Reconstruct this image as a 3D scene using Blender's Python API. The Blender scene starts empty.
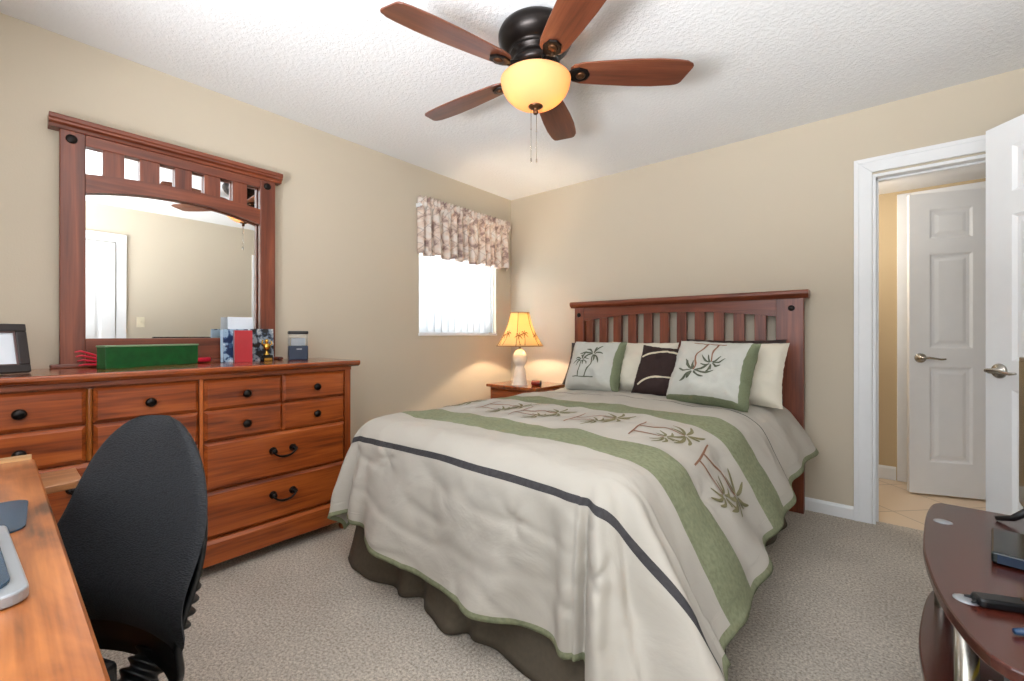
import bpy, bmesh, math, random
from mathutils import Vector, Matrix, Euler, noise
C = bpy.context.scene.collection
S = bpy.context.scene
PI = math.pi
rad = math.radians
random.seed(4)

# ------------------------------------------------------------ camera
FPX = 435.0
cam_d = bpy.data.cameras.new('camera')
cam = bpy.data.objects.new('camera', cam_d); C.objects.link(cam)
cam_d.sensor_fit = 'HORIZONTAL'; cam_d.sensor_width = 36.0
cam_d.lens = FPX * 36.0 / 1024.0
cam_d.shift_y = -5.7 / 1024.0
cam_d.clip_start = 0.02
cam.location = (2.7826, -3.3098, 1.105)
cam.rotation_euler = (PI / 2, 0, math.atan2(364, 435))
S.camera = cam
# ------------------------------------------------------------ world, lights, exposure
w = bpy.data.worlds.new('world'); S.world = w; w.use_nodes = True
w.node_tree.nodes['Background'].inputs[0].default_value = (0.86, 0.93, 1.0, 1)
w.node_tree.nodes['Background'].inputs[1].default_value = 1.2

def area(name, loc, rot, sx, sy, power, col):
    l = bpy.data.lights.new(name, 'AREA'); l.shape = 'RECTANGLE'; l.size = sx; l.size_y = sy
    l.energy = power; l.color = col
    o = bpy.data.objects.new(name, l); C.objects.link(o); o.location = loc; o.rotation_euler = rot
    return o
def point(name, loc, power, col, r=0.03):
    l = bpy.data.lights.new(name, 'POINT'); l.energy = power; l.color = col; l.shadow_soft_size = r
    o = bpy.data.objects.new(name, l); C.objects.link(o); o.location = loc
    return o
# added fills behind the camera and in the hall; daylight through the bedside window
area('window_fill_south', (2.35, -4.11, 1.45), (PI / 2 + rad(10), 0, 0), 1.8, 1.3, 18, (0.86, 0.93, 1.0))  # added fill set at the made-up south window
area('ceiling_fill_south', (2.0, -5.1, 0.25), (PI / 2 + rad(48), 0, 0), 2.8, 1.0, 510, (0.95, 0.97, 1.0))  # added fill shining up onto the ceiling, no patio stands behind it
area('daylight_west', (-0.30, -0.68, 1.62), (0, -PI / 2, 0), 1.2, 1.1, 65, (0.93, 0.97, 1.0))
point('hall_fill_light', (2.42, 0.55, 1.85), 11, (1.0, 0.96, 0.90), 0.1)  # added to brighten the hall, no fitting there
S.view_settings.view_transform = 'Standard'
S.view_settings.look = 'None'
S.view_settings.gamma = 1.0
S.view_settings.use_curve_mapping = False
S.view_settings.exposure = 0.34

# ------------------------------------------------------------ materials
def lin(c):
    return tuple(((v / 255) / 12.92 if v / 255 <= 0.04045 else (((v / 255) + 0.055) / 1.055) ** 2.4) for v in c)
def newmat(name):
    m = bpy.data.materials.new(name); m.use_nodes = True
    nt = m.node_tree; b = nt.nodes['Principled BSDF']
    return m, nt, b
def N(nt, typ, **kw):
    n = nt.nodes.new(typ)
    for k, v in kw.items(): setattr(n, k, v)
    return n
def plain(name, rgb, rough=0.6, metal=0.0, noise_amt=0.06, scale=12, bump=0.0, bscale=200, coat=0.0, spec=None):
    m, nt, b = newmat(name)
    c = lin(rgb)
    tc = N(nt, 'ShaderNodeTexCoord'); nz = N(nt, 'ShaderNodeTexNoise'); nz.inputs['Scale'].default_value = scale
    nt.links.new(tc.outputs['Object'], nz.inputs['Vector'])
    r = N(nt, 'ShaderNodeValToRGB')
    r.color_ramp.elements[0].position = 0.3; r.color_ramp.elements[1].position = 0.7
    r.color_ramp.elements[0].color = (*[max(0, v * (1 - noise_amt)) for v in c], 1)
    r.color_ramp.elements[1].color = (*[min(1, v * (1 + noise_amt)) for v in c], 1)
    nt.links.new(nz.outputs['Fac'], r.inputs['Fac']); nt.links.new(r.outputs['Color'], b.inputs['Base Color'])
    b.inputs['Roughness'].default_value = rough; b.inputs['Metallic'].default_value = metal
    b.inputs['Coat Weight'].default_value = coat
    if spec is not None: b.inputs['Specular IOR Level'].default_value = spec
    if bump:
        n2 = N(nt, 'ShaderNodeTexNoise'); n2.inputs['Scale'].default_value = bscale; n2.inputs['Detail'].default_value = 3
        nt.links.new(tc.outputs['Object'], n2.inputs['Vector'])
        bp = N(nt, 'ShaderNodeBump'); bp.inputs['Strength'].default_value = bump; bp.inputs['Distance'].default_value = 0.01
        nt.links.new(n2.outputs['Fac'], bp.inputs['Height']); nt.links.new(bp.outputs['Normal'], b.inputs['Normal'])
    return m
def wood(name, dark, mid, light, grain='Z', rough=0.33, coat=0.25, across=16, along=1.3, ring=1.0):
    m, nt, b = newmat(name)
    tc = N(nt, 'ShaderNodeTexCoord'); mp = N(nt, 'ShaderNodeMapping')
    sc = [across] * 3; sc['XYZ'.index(grain)] = along
    mp.inputs['Scale'].default_value = sc
    nt.links.new(tc.outputs['Object'], mp.inputs['Vector'])
    n1 = N(nt, 'ShaderNodeTexNoise'); n1.inputs['Scale'].default_value = 1.0; n1.inputs['Detail'].default_value = 5; n1.inputs['Distortion'].default_value = ring
    nt.links.new(mp.outputs['Vector'], n1.inputs['Vector'])
    mp2 = N(nt, 'ShaderNodeMapping'); sc2 = [130] * 3; sc2['XYZ'.index(grain)] = 5; mp2.inputs['Scale'].default_value = sc2
    nt.links.new(tc.outputs['Object'], mp2.inputs['Vector'])
    n2 = N(nt, 'ShaderNodeTexNoise'); n2.inputs['Scale'].default_value = 1.0; n2.inputs['Detail'].default_value = 2
    nt.links.new(mp2.outputs['Vector'], n2.inputs['Vector'])
    mx = N(nt, 'ShaderNodeMath', operation='MULTIPLY_ADD'); mx.inputs[1].default_value = 0.35
    sb = N(nt, 'ShaderNodeMath', operation='SUBTRACT'); sb.inputs[1].default_value = 0.175
    nt.links.new(n2.outputs['Fac'], mx.inputs[0]); nt.links.new(n1.outputs['Fac'], sb.inputs[0]); nt.links.new(sb.outputs[0], mx.inputs[2])
    r = N(nt, 'ShaderNodeValToRGB')
    e = r.color_ramp.elements
    e[0].position = 0.28; e[0].color = (*lin(dark), 1)
    e[1].position = 0.75; e[1].color = (*lin(light), 1)
    k = e.new(0.5); k.color = (*lin(mid), 1)
    nt.links.new(mx.outputs[0], r.inputs['Fac']); nt.links.new(r.outputs['Color'], b.inputs['Base Color'])
    b.inputs['Roughness'].default_value = rough
    b.inputs['Coat Weight'].default_value = coat; b.inputs['Coat Roughness'].default_value = 0.25
    return m
CH = ((92, 36, 12), (146, 68, 24), (180, 94, 38))
M = {}
for g in 'XYZ':
    M['cherry' + g] = wood('cherry wood grain ' + g, *CH, grain=g)
    M['red' + g] = wood('red cherry wood grain ' + g, (84, 38, 22), (116, 56, 34), (142, 74, 46), grain=g, rough=0.38)
M['top'] = wood('polished cherry top', *CH, grain='Y', rough=0.16, coat=0.7)
M['mahog'] = wood('dark mahogany laminate', (48, 18, 14), (72, 30, 22), (88, 42, 32), grain='Y', rough=0.22, coat=0.4, across=7)
M['blade'] = wood('fan blade walnut', (74, 34, 20), (106, 56, 36), (130, 76, 50), grain='X', rough=0.35, across=14)
M['desk'] = wood('worn oak desk', (72, 44, 26), (150, 86, 42), (190, 118, 62), grain='X', rough=0.3, coat=0.5, across=7, along=2.2, ring=2.2)
M['wall'] = plain('beige wall paint', (204, 192, 172), 0.85, noise_amt=0.01, scale=2, bump=0.06, bscale=160)
M['hallwall'] = plain('hall wall paint', (200, 178, 142), 0.85, noise_amt=0.01, scale=2)
M['white'] = plain('white gloss paint', (236, 237, 238), 0.35, noise_amt=0.01)
M['doorw'] = plain('white door paint', (234, 235, 236), 0.42, noise_amt=0.01)
M['bronze'] = plain('dark oiled bronze', (32, 27, 25), 0.32, 0.75, 0.15, 20)
M['bronze_b'] = plain('worn bronze', (92, 60, 38), 0.38, 0.8, 0.3, 60)
M['nickel'] = plain('brushed nickel', (176, 172, 164), 0.26, 1.0, 0.04, 40)
M['blackp'] = plain('black plastic', (14, 15, 17), 0.38, noise_amt=0.1)
M['blackg'] = plain('gloss black plastic', (10, 11, 13), 0.12, noise_amt=0.05)
M['screen'] = plain('tv screen', (6, 8, 10), 0.08, noise_amt=0.02)
M['navy'] = plain('navy plastic', (24, 42, 66), 0.35, noise_amt=0.05)
M['silver'] = plain('silver plastic', (160, 165, 170), 0.28, 0.4, 0.02)
M['green'] = plain('green painted box', (10, 78, 32), 0.4, noise_amt=0.25, scale=30)
M['crimson'] = plain('red hardboard', (176, 22, 34), 0.4, noise_amt=0.08)
M['redpl'] = plain('red plastic', (200, 30, 56), 0.3, noise_amt=0.05)
M['gold'] = plain('gold', (224, 178, 84), 0.2, 1.0, 0.05)
M['paper'] = plain('white paper', (226, 232, 240), 0.7, noise_amt=0.02)
M['sky'] = plain('pale blue paper', (184, 206, 224), 0.6, noise_amt=0.06)
M['yellow'] = plain('yellow folder', (222, 196, 40), 0.5, noise_amt=0.04)
M['greyb'] = plain('grey cardboard', (120, 122, 124), 0.7)
M['ceramic'] = plain('cream ceramic', (240, 228, 212), 0.25, noise_amt=0.03, scale=40)
M['mattress'] = plain('white ticking', (226, 226, 222), 0.85)
M['skirt'] = plain('brown taupe bedskirt', (86, 77, 64), 0.9, noise_amt=0.08, scale=60, bump=0.15, bscale=600)
M['brownf'] = plain('dark brown satin', (50, 36, 34), 0.55, noise_amt=0.1, scale=60)
M['creamf'] = plain('cream piping fabric', (206, 196, 172), 0.8)
M['shamf'] = plain('cream pillowcase', (214, 207, 190), 0.85, noise_amt=0.03, bump=0.1, bscale=500)
M['em_olive'] = plain('olive embroidery', (122, 116, 82), 0.8, noise_amt=0.2, scale=300)
M['em_brown'] = plain('brown embroidery', (140, 100, 78), 0.8, noise_amt=0.2, scale=300)
M['em_dark'] = plain('dark embroidery', (88, 92, 74), 0.8, noise_amt=0.2, scale=300)
M['mousepad'] = plain('blue mousepad', (44, 66, 84), 0.25, noise_amt=0.1)
M['plate'] = plain('almond switch plate', (226, 216, 190), 0.4)
M['outlet'] = plain('clock body wood', (120, 34, 26), 0.3)

# wall texture of ceiling
def ceiling_mat():
    m, nt, b = newmat('textured white ceiling')
    b.inputs['Base Color'].default_value = (0.82, 0.825, 0.83, 1); b.inputs['Roughness'].default_value = 0.95
    tc = N(nt, 'ShaderNodeTexCoord'); n1 = N(nt, 'ShaderNodeTexNoise'); n1.inputs['Scale'].default_value = 55; n1.inputs['Detail'].default_value = 4
    n1.inputs['Roughness'].default_value = 0.65
    nt.links.new(tc.outputs['Object'], n1.inputs['Vector'])
    r = N(nt, 'ShaderNodeValToRGB'); r.color_ramp.elements[0].position = 0.42; r.color_ramp.elements[1].position = 0.62
    nt.links.new(n1.outputs['Fac'], r.inputs['Fac'])
    bp = N(nt, 'ShaderNodeBump'); bp.inputs['Strength'].default_value = 0.35; bp.inputs['Distance'].default_value = 0.005
    nt.links.new(r.outputs['Color'], bp.inputs['Height']); nt.links.new(bp.outputs['Normal'], b.inputs['Normal'])
    return m
M['ceil'] = ceiling_mat()
def carpet_mat():
    m, nt, b = newmat('beige cut pile carpet')
    tc = N(nt, 'ShaderNodeTexCoord')
    n1 = N(nt, 'ShaderNodeTexNoise'); n1.inputs['Scale'].default_value = 105; n1.inputs['Detail'].default_value = 4; n1.inputs['Roughness'].default_value = 0.8
    n2 = N(nt, 'ShaderNodeTexNoise'); n2.inputs['Scale'].default_value = 3; n2.inputs['Detail'].default_value = 4
    nt.links.new(tc.outputs['Object'], n1.inputs['Vector']); nt.links.new(tc.outputs['Object'], n2.inputs['Vector'])
    r = N(nt, 'ShaderNodeValToRGB'); r.color_ramp.elements[0].position = 0.32; r.color_ramp.elements[1].position = 0.68
    r.color_ramp.elements[0].color = (*lin((138, 128, 116)), 1); r.color_ramp.elements[1].color = (*lin((240, 230, 216)), 1)
    nt.links.new(n1.outputs['Fac'], r.inputs['Fac'])
    r2 = N(nt, 'ShaderNodeValToRGB'); r2.color_ramp.elements[0].position = 0.35; r2.color_ramp.elements[1].position = 0.65
    r2.color_ramp.elements[0].color = (0.86, 0.86, 0.86, 1); r2.color_ramp.elements[1].color = (1, 1, 1, 1)
    nt.links.new(n2.outputs['Fac'], r2.inputs['Fac'])
    mx = N(nt, 'ShaderNodeMix', data_type='RGBA', blend_type='MULTIPLY'); mx.inputs[0].default_value = 1
    nt.links.new(r.outputs['Color'], mx.inputs[6]); nt.links.new(r2.outputs['Color'], mx.inputs[7])
    nt.links.new(mx.outputs[2], b.inputs['Base Color']); b.inputs['Roughness'].default_value = 1.0
    b.inputs['Specular IOR Level'].default_value = 0.1
    bp = N(nt, 'ShaderNodeBump'); bp.inputs['Strength'].default_value = 0.8; bp.inputs['Distance'].default_value = 0.008
    nt.links.new(n1.outputs['Fac'], bp.inputs['Height']); nt.links.new(bp.outputs['Normal'], b.inputs['Normal'])
    return m
M['carpet'] = carpet_mat()
def tile_mat():
    m, nt, b = newmat('cream floor tile')
    tc = N(nt, 'ShaderNodeTexCoord'); mp = N(nt, 'ShaderNodeMapping'); mp.inputs['Rotation'].default_value = (0, 0, rad(45))
    br = N(nt, 'ShaderNodeTexBrick'); br.offset = 0
    br.inputs['Color1'].default_value = (*lin((226, 204, 176)), 1); br.inputs['Color2'].default_value = (*lin((218, 196, 168)), 1)
    br.inputs['Mortar'].default_value = (*lin((176, 156, 130)), 1); br.inputs['Scale'].default_value = 1.0
    br.inputs['Mortar Size'].default_value = 0.004; br.inputs['Brick Width'].default_value = 0.45; br.inputs['Row Height'].default_value = 0.45
    nt.links.new(tc.outputs['Object'], mp.inputs['Vector']); nt.links.new(mp.outputs['Vector'], br.inputs['Vector'])
    nt.links.new(br.outputs['Color'], b.inputs['Base Color']); b.inputs['Roughness'].default_value = 0.35
    return m
M['tile'] = tile_mat()
def mirror_mat():
    m, nt, b = newmat('mirror glass'); b.inputs['Base Color'].default_value = (0.93, 0.94, 0.93, 1)
    b.inputs['Metallic'].default_value = 1; b.inputs['Roughness'].default_value = 0.012
    nz = N(nt, 'ShaderNodeTexNoise'); nz.inputs['Scale'].default_value = 1
    mr = N(nt, 'ShaderNodeMapRange'); mr.inputs['To Min'].default_value = 0.008; mr.inputs['To Max'].default_value = 0.016
    nt.links.new(nz.outputs['Fac'], mr.inputs['Value']); nt.links.new(mr.outputs['Result'], b.inputs['Roughness'])
    return m
M['mirror'] = mirror_mat()
def glass_mat(name, col, rough=0.05):
    m, nt, b = newmat(name); b.inputs['Base Color'].default_value = (*col, 1)
    b.inputs['Transmission Weight'].default_value = 1; b.inputs['Roughness'].default_value = rough
    return m
M['clear'] = glass_mat('clear plastic', (0.93, 0.95, 0.95), 0.08)
def translucent(name, rgb, mix=0.5, emis=0.0, ecol=(1, .8, .5), rough=0.5, pattern=None):
    m, nt, b = newmat(name); nt.nodes.remove(b); out = nt.nodes['Material Output']
    d = N(nt, 'ShaderNodeBsdfDiffuse'); t = N(nt, 'ShaderNodeBsdfTranslucent'); mx = N(nt, 'ShaderNodeMixShader')
    nz = N(nt, 'ShaderNodeTexNoise'); nz.inputs['Scale'].default_value = 9; tc = N(nt, 'ShaderNodeTexCoord')
    nt.links.new(tc.outputs['Object'], nz.inputs['Vector'])
    r = N(nt, 'ShaderNodeValToRGB'); c = lin(rgb)
    r.color_ramp.elements[0].color = (*[v * 0.95 for v in c], 1); r.color_ramp.elements[1].color = (*c, 1)
    nt.links.new(nz.outputs['Fac'], r.inputs['Fac'])
    nt.links.new(r.outputs['Color'], d.inputs['Color']); nt.links.new(r.outputs['Color'], t.inputs['Color'])
    mx.inputs[0].default_value = mix
    nt.links.new(d.outputs[0], mx.inputs[1]); nt.links.new(t.outputs[0], mx.inputs[2])
    last = mx
    if emis:
        e = N(nt, 'ShaderNodeEmission'); e.inputs['Color'].default_value = (*ecol, 1); e.inputs['Strength'].default_value = emis
        ad = N(nt, 'ShaderNodeAddShader'); nt.links.new(mx.outputs[0], ad.inputs[0]); nt.links.new(e.outputs[0], ad.inputs[1]); last = ad
    nt.links.new(last.outputs[0], out.inputs['Surface'])
    return m
M['blind'] = translucent('white vinyl blind slat', (244, 246, 248), 0.55)
M['shade'] = translucent('warm fabric lampshade', (250, 224, 170), 0.5)
M['bowl'] = translucent('amber scavo glass', (236, 192, 142), 0.42, 0.10, (1.0, 0.55, 0.25))
def valance_mat():
    m, nt, b = newmat('patterned valance fabric')
    uv = N(nt, 'ShaderNodeUVMap'); uv.uv_map = 'UVMap'
    mp = N(nt, 'ShaderNodeMapping'); mp.inputs['Rotation'].default_value = (0, 0, rad(45)); mp.inputs['Scale'].default_value = (7, 7, 7)
    nt.links.new(uv.outputs[0], mp.inputs['Vector'])
    nd = N(nt, 'ShaderNodeTexNoise'); nd.inputs['Scale'].default_value = 9; nd.inputs['Detail'].default_value = 4
    nt.links.new(uv.outputs[0], nd.inputs['Vector'])
    br = N(nt, 'ShaderNodeTexBrick'); br.offset = 0; br.inputs['Scale'].default_value = 1
    br.inputs['Brick Width'].default_value = 1; br.inputs['Row Height'].default_value = 1; br.inputs['Mortar Size'].default_value = 0.035
    br.inputs['Color1'].default_value = (1, 1, 1, 1); br.inputs['Color2'].default_value = (1, 1, 1, 1); br.inputs['Mortar'].default_value = (0.42, 0.34, 0.36, 1)
    va = N(nt, 'ShaderNodeVectorMath', operation='MULTIPLY_ADD'); va.inputs[1].default_value = (0.5, 0.5, 0); 
    nt.links.new(nd.outputs['Color'], va.inputs[0]); nt.links.new(mp.outputs[0], va.inputs[2]); nt.links.new(va.outputs[0], br.inputs['Vector'])
    r = N(nt, 'ShaderNodeValToRGB'); e = r.color_ramp.elements
    e[0].position = 0.36; e[0].color = (*lin((158, 134, 128)), 1); e[1].position = 0.58; e[1].color = (*lin((228, 218, 210)), 1)
    k = e.new(0.48); k.color = (*lin((222, 200, 184)), 1)
    nt.links.new(nd.outputs['Fac'], r.inputs['Fac'])
    mx = N(nt, 'ShaderNodeMix', data_type='RGBA', blend_type='MULTIPLY'); mx.inputs[0].default_value = 0.5
    nt.links.new(r.outputs['Color'], mx.inputs[6]); nt.links.new(br.outputs['Color'], mx.inputs[7])
    nt.links.new(mx.outputs[2], b.inputs['Base Color']); b.inputs['Roughness'].default_value = 0.9
    return m
M['valance'] = valance_mat()
def chair_mat():
    m, nt, b = newmat('black woven chair fabric')
    tc = N(nt, 'ShaderNodeTexCoord'); v = N(nt, 'ShaderNodeTexVoronoi'); v.inputs['Scale'].default_value = 170
    mp = N(nt, 'ShaderNodeMapping'); mp.inputs['Scale'].default_value = (1, 1, 2.2)
    nt.links.new(tc.outputs['Object'], mp.inputs['Vector']); nt.links.new(mp.outputs[0], v.inputs['Vector'])
    r = N(nt, 'ShaderNodeValToRGB'); r.color_ramp.elements[0].color = (0.022, 0.023, 0.026, 1); r.color_ramp.elements[1].color = (0.006, 0.006, 0.007, 1)
    nt.links.new(v.outputs['Distance'], r.inputs['Fac']); nt.links.new(r.outputs['Color'], b.inputs['Base Color'])
    b.inputs['Roughness'].default_value = 0.7; b.inputs['Sheen Weight'].default_value = 0.04; b.inputs['Specular IOR Level'].default_value = 0.3; b.inputs['Sheen Tint'].default_value = (0.75, 0.85, 1, 1)
    bp = N(nt, 'ShaderNodeBump'); bp.inputs['Strength'].default_value = 0.5; bp.inputs['Distance'].default_value = 0.002; bp.invert = True
    nt.links.new(v.outputs['Distance'], bp.inputs['Height']); nt.links.new(bp.outputs['Normal'], b.inputs['Normal'])
    return m
M['chairf'] = chair_mat()
def band_mat(name, base, bands, axis='Y', bump=0.25):
    """fabric whose pieced stripes lie at given UV positions: bands=(lo, hi, rgb)"""
    m, nt, b = newmat(name)
    uv = N(nt, 'ShaderNodeUVMap'); uv.uv_map = 'UVMap'; sp = N(nt, 'ShaderNodeSeparateXYZ'); nt.links.new(uv.outputs[0], sp.inputs[0])
    nz = N(nt, 'ShaderNodeTexNoise'); nz.inputs['Scale'].default_value = 3; nt.links.new(uv.outputs[0], nz.inputs['Vector'])
    r0 = N(nt, 'ShaderNodeValToRGB'); c = lin(base)
    r0.color_ramp.elements[0].color = (*[v * 0.95 for v in c], 1); r0.color_ramp.elements[1].color = (*[min(1, v * 1.04) for v in c], 1)
    nt.links.new(nz.outputs['Fac'], r0.inputs['Fac'])
    cur = r0.outputs['Color']
    nf = N(nt, 'ShaderNodeTexNoise'); nf.inputs['Scale'].default_value = 70; nf.inputs['Detail'].default_value = 3; nt.links.new(uv.outputs[0], nf.inputs['Vector'])
    for (ax, lo, hi, rgb) in bands:
        g = N(nt, 'ShaderNodeMath', operation='GREATER_THAN'); g.inputs[1].default_value = lo
        l = N(nt, 'ShaderNodeMath', operation='LESS_THAN'); l.inputs[1].default_value = hi
        nt.links.new(sp.outputs[ax], g.inputs[0]); nt.links.new(sp.outputs[ax], l.inputs[0])
        ml = N(nt, 'ShaderNodeMath', operation='MULTIPLY'); nt.links.new(g.outputs[0], ml.inputs[0]); nt.links.new(l.outputs[0], ml.inputs[1])
        rr = N(nt, 'ShaderNodeValToRGB'); cc = lin(rgb)
        rr.color_ramp.elements[0].position = 0.35; rr.color_ramp.elements[1].position = 0.65
        rr.color_ramp.elements[0].color = (*[v * 0.86 for v in cc], 1); rr.color_ramp.elements[1].color = (*[v * 1.12 for v in cc], 1)
        nt.links.new(nf.outputs['Fac'], rr.inputs['Fac'])
        mx = N(nt, 'ShaderNodeMix', data_type='RGBA'); nt.links.new(ml.outputs[0], mx.inputs[0]); nt.links.new(cur, mx.inputs[6]); nt.links.new(rr.outputs['Color'], mx.inputs[7])
        cur = mx.outputs[2]
    nt.links.new(cur, b.inputs['Base Color']); b.inputs['Roughness'].default_value = 0.82
    b.inputs['Specular IOR Level'].default_value = 0.25
    nb = N(nt, 'ShaderNodeTexNoise'); nb.inputs['Scale'].default_value = 6; nb.inputs['Detail'].default_value = 5; nb.inputs['Distortion'].default_value = 0.6
    nt.links.new(uv.outputs[0], nb.inputs['Vector'])
    bp = N(nt, 'ShaderNodeBump'); bp.inputs['Strength'].default_value = bump; bp.inputs['Distance'].default_value = 0.02
    nt.links.new(nb.outputs['Fac'], bp.inputs['Height']); nt.links.new(bp.outputs['Normal'], b.inputs['Normal'])
    return m

# ------------------------------------------------------------ mesh helpers
ORG = {}
class MB:
    def __init__(s): s.v = []; s.f = []; s.uv = {}; s.sm = []
    def add(s, vs, fs, smooth=False):
        n = len(s.v); s.v += [tuple(v) for v in vs]
        for f in fs: s.f.append(tuple(i + n for i in f)); s.sm.append(smooth)
        return s
    def box(s, x0, x1, y0, y1, z0, z1):
        x0, x1 = sorted((x0, x1)); y0, y1 = sorted((y0, y1)); z0, z1 = sorted((z0, z1))
        return s.add([(x0, y0, z0), (x1, y0, z0), (x1, y1, z0), (x0, y1, z0), (x0, y0, z1), (x1, y0, z1), (x1, y1, z1), (x0, y1, z1)],
                     [(0, 3, 2, 1), (4, 5, 6, 7), (0, 1, 5, 4), (1, 2, 6, 5), (2, 3, 7, 6), (3, 0, 4, 7)])
    def prism(s, poly, a0, a1, axis='z', smooth=False):
        """poly of 2-D points extruded along axis; x: (y,z), y: (x,z), z: (x,y)"""
        def p(q, a):
            return {'x': (a, q[0], q[1]), 'y': (q[0], a, q[1]), 'z': (q[0], q[1], a)}[axis]
        n = len(poly)
        vs = [p(q, a0) for q in poly] + [p(q, a1) for q in poly]
        ar = sum(poly[i][0] * poly[(i + 1) % n][1] - poly[(i + 1) % n][0] * poly[i][1] for i in range(n))
        flip = (ar < 0) ^ (a1 < a0) ^ (axis == 'y')
        fs = [tuple(range(n))[::-1], tuple(range(n, 2 * n))] + [(i, (i + 1) % n, n + (i + 1) % n, n + i) for i in range(n)]
        if flip: fs = [f[::-1] for f in fs]
        return s.add(vs, fs, smooth)
    def loft(s, rings, caps=True, closed=True, smooth=True):
        n = len(rings[0]); vs = [p for r in rings for p in r]; fs = []
        for k in range(len(rings) - 1):
            for i in range(n if closed else n - 1):
                j = (i + 1) % n
                fs.append((k * n + i, k * n + j, (k + 1) * n + j, (k + 1) * n + i))
        if caps: fs.append(tuple(range(n))[::-1]); fs.append(tuple(range((len(rings) - 1) * n, len(rings) * n)))
        return s.add(vs, fs, smooth)
    def lathe(s, prof, c=(0, 0, 0), seg=40, axis='z', smooth=True):
        rings = []
        for r, h in prof:
            ring = []
            for i in range(seg):
                t = 2 * PI * i / seg; a, b = r * math.cos(t), r * math.sin(t)
                p = {'z': (a, b, h), 'x': (h, a, b), 'y': (b, h, a)}[axis]
                ring.append((p[0] + c[0], p[1] + c[1], p[2] + c[2]))
            rings.append(ring)
        return s.loft(rings, True, True, smooth)
    def tube(s, pts, r, seg=10, smooth=True):
        pts = [Vector(p) for p in pts]; rings = []
        up = Vector((0, 0, 1)); prev = None
        for i, p in enumerate(pts):
            d = (pts[min(i + 1, len(pts) - 1)] - pts[max(i - 1, 0)]).normalized()
            if prev is None:
                a = d.cross(up if abs(d.z) < 0.9 else Vector((1, 0, 0))).normalized()
            else:
                a = (prev - d * prev.dot(d)).normalized()
            prev = a; b = d.cross(a)
            rr = r[i] if isinstance(r, (list, tuple)) else r
            rings.append([tuple(p + (a * math.cos(2 * PI * k / seg) + b * math.sin(2 * PI * k / seg)) * rr) for k in range(seg)])
        return s.loft(rings, True, True, smooth)
    def ball(s, c, r, sx=1, sy=1, sz=1, seg=20):
        prof = [(max(1e-4, r * math.sin(PI * k / 12)), -r * math.cos(PI * k / 12)) for k in range(13)]
        n0 = len(s.v); s.lathe(prof, (0, 0, 0), seg)
        for i in range(n0, len(s.v)):
            x, y, z = s.v[i]; s.v[i] = (x * sx + c[0], y * sy + c[1], z * sz + c[2])
        return s
    def grid(s, fn, nu, nv, smooth=True, uvf=None):
        n0 = len(s.v)
        vs = [fn(i / nu, j / nv) for j in range(nv + 1) for i in range(nu + 1)]
        fs = [(j * (nu + 1) + i, j * (nu + 1) + i + 1, (j + 1) * (nu + 1) + i + 1, (j + 1) * (nu + 1) + i) for j in range(nv) for i in range(nu)]
        s.add(vs, fs, smooth)
        for j in range(nv + 1):
            for i in range(nu + 1):
                s.uv[n0 + j * (nu + 1) + i] = uvf(i / nu, j / nv) if uvf else (i / nu, j / nv)
        return s
    def xf(s, mat):
        s.v = [tuple(mat @ Vector(v)) for v in s.v]; return s
    def build(s, name, mat, parent=None, bevel=0, loc=None, solid=0, subsurf=0, seg=2):
        me = bpy.data.meshes.new(name)
        o0 = Vector(ORG.get(parent.name, (0, 0, 0))) if parent else Vector(loc or (0, 0, 0))
        me.from_pydata([tuple(Vector(v) - o0) for v in s.v], [], s.f)
        if s.uv:
            ul = me.uv_layers.new(name='UVMap')
            for lp in me.loops: ul.data[lp.index].uv = s.uv.get(lp.vertex_index, (0, 0))
        me.polygons.foreach_set('use_smooth', s.sm)
        me.update()
        me.materials.append(M[mat] if isinstance(mat, str) else mat)
        o = bpy.data.objects.new(name, me); C.objects.link(o)
        if parent: o.parent = parent; ORG[o.name] = tuple(o0)
        else: o.location = o0; ORG[o.name] = tuple(o0)
        if solid:
            m = o.modifiers.new('solid', 'SOLIDIFY'); m.thickness = solid; m.offset = -1
        if bevel:
            m = o.modifiers.new('bevel', 'BEVEL'); m.width = bevel; m.segments = seg; m.limit_method = 'ANGLE'; m.angle_limit = rad(40)
        if subsurf:
            m = o.modifiers.new('sub', 'SUBSURF'); m.levels = subsurf; m.render_levels = subsurf
        return o
def thing(name, label, cat, loc=(0, 0, 0), rot=None, group=None):
    """an Empty at the thing's base. rot given: parts are built in the thing's own frame; else in room coordinates"""
    o = bpy.data.objects.new(name, None); C.objects.link(o); o.empty_display_size = 0.05
    o.location = loc; o['label'] = label; o['category'] = cat
    if rot is not None: o.rotation_euler = rot; ORG[o.name] = (0, 0, 0)
    else: ORG[o.name] = tuple(loc)
    if group: o['group'] = group
    return o
def tag(o, label, cat, group=None):
    o['label'] = label; o['category'] = cat
    if group: o['group'] = group
    return o
def struct(mb, name, mat, parent=None, **k):
    o = mb.build(name, mat, parent, **k)
    if parent is None: o['kind'] = 'structure'
    return o
def dup(root, loc, rot=None, label=None):
    r = root.copy(); C.objects.link(r); r.location = loc
    if rot is not None: r.rotation_euler = rot
    if label: r['label'] = label
    for ch in list(root.children):
        c = ch.copy(); C.objects.link(c); c.parent = r
        for g in list(ch.children):
            d = g.copy(); C.objects.link(d); d.parent = c
    return r

# ------------------------------------------------------------ room shell
W = 3.55; SY = -3.98; H = 2.44
struct(MB().box(-0.15, W + 0.15, SY - 0.12, 0.06, -0.05, 0.0), 'floor', 'carpet')
struct(MB().box(2.0, 4.6, 0.06, 1.3, -0.05, -0.002), 'floor_hall', 'tile')
struct(MB().box(-0.15, W + 0.15, SY - 0.12, 0.12, H, H + 0.05), 'ceiling', 'ceil')
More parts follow.
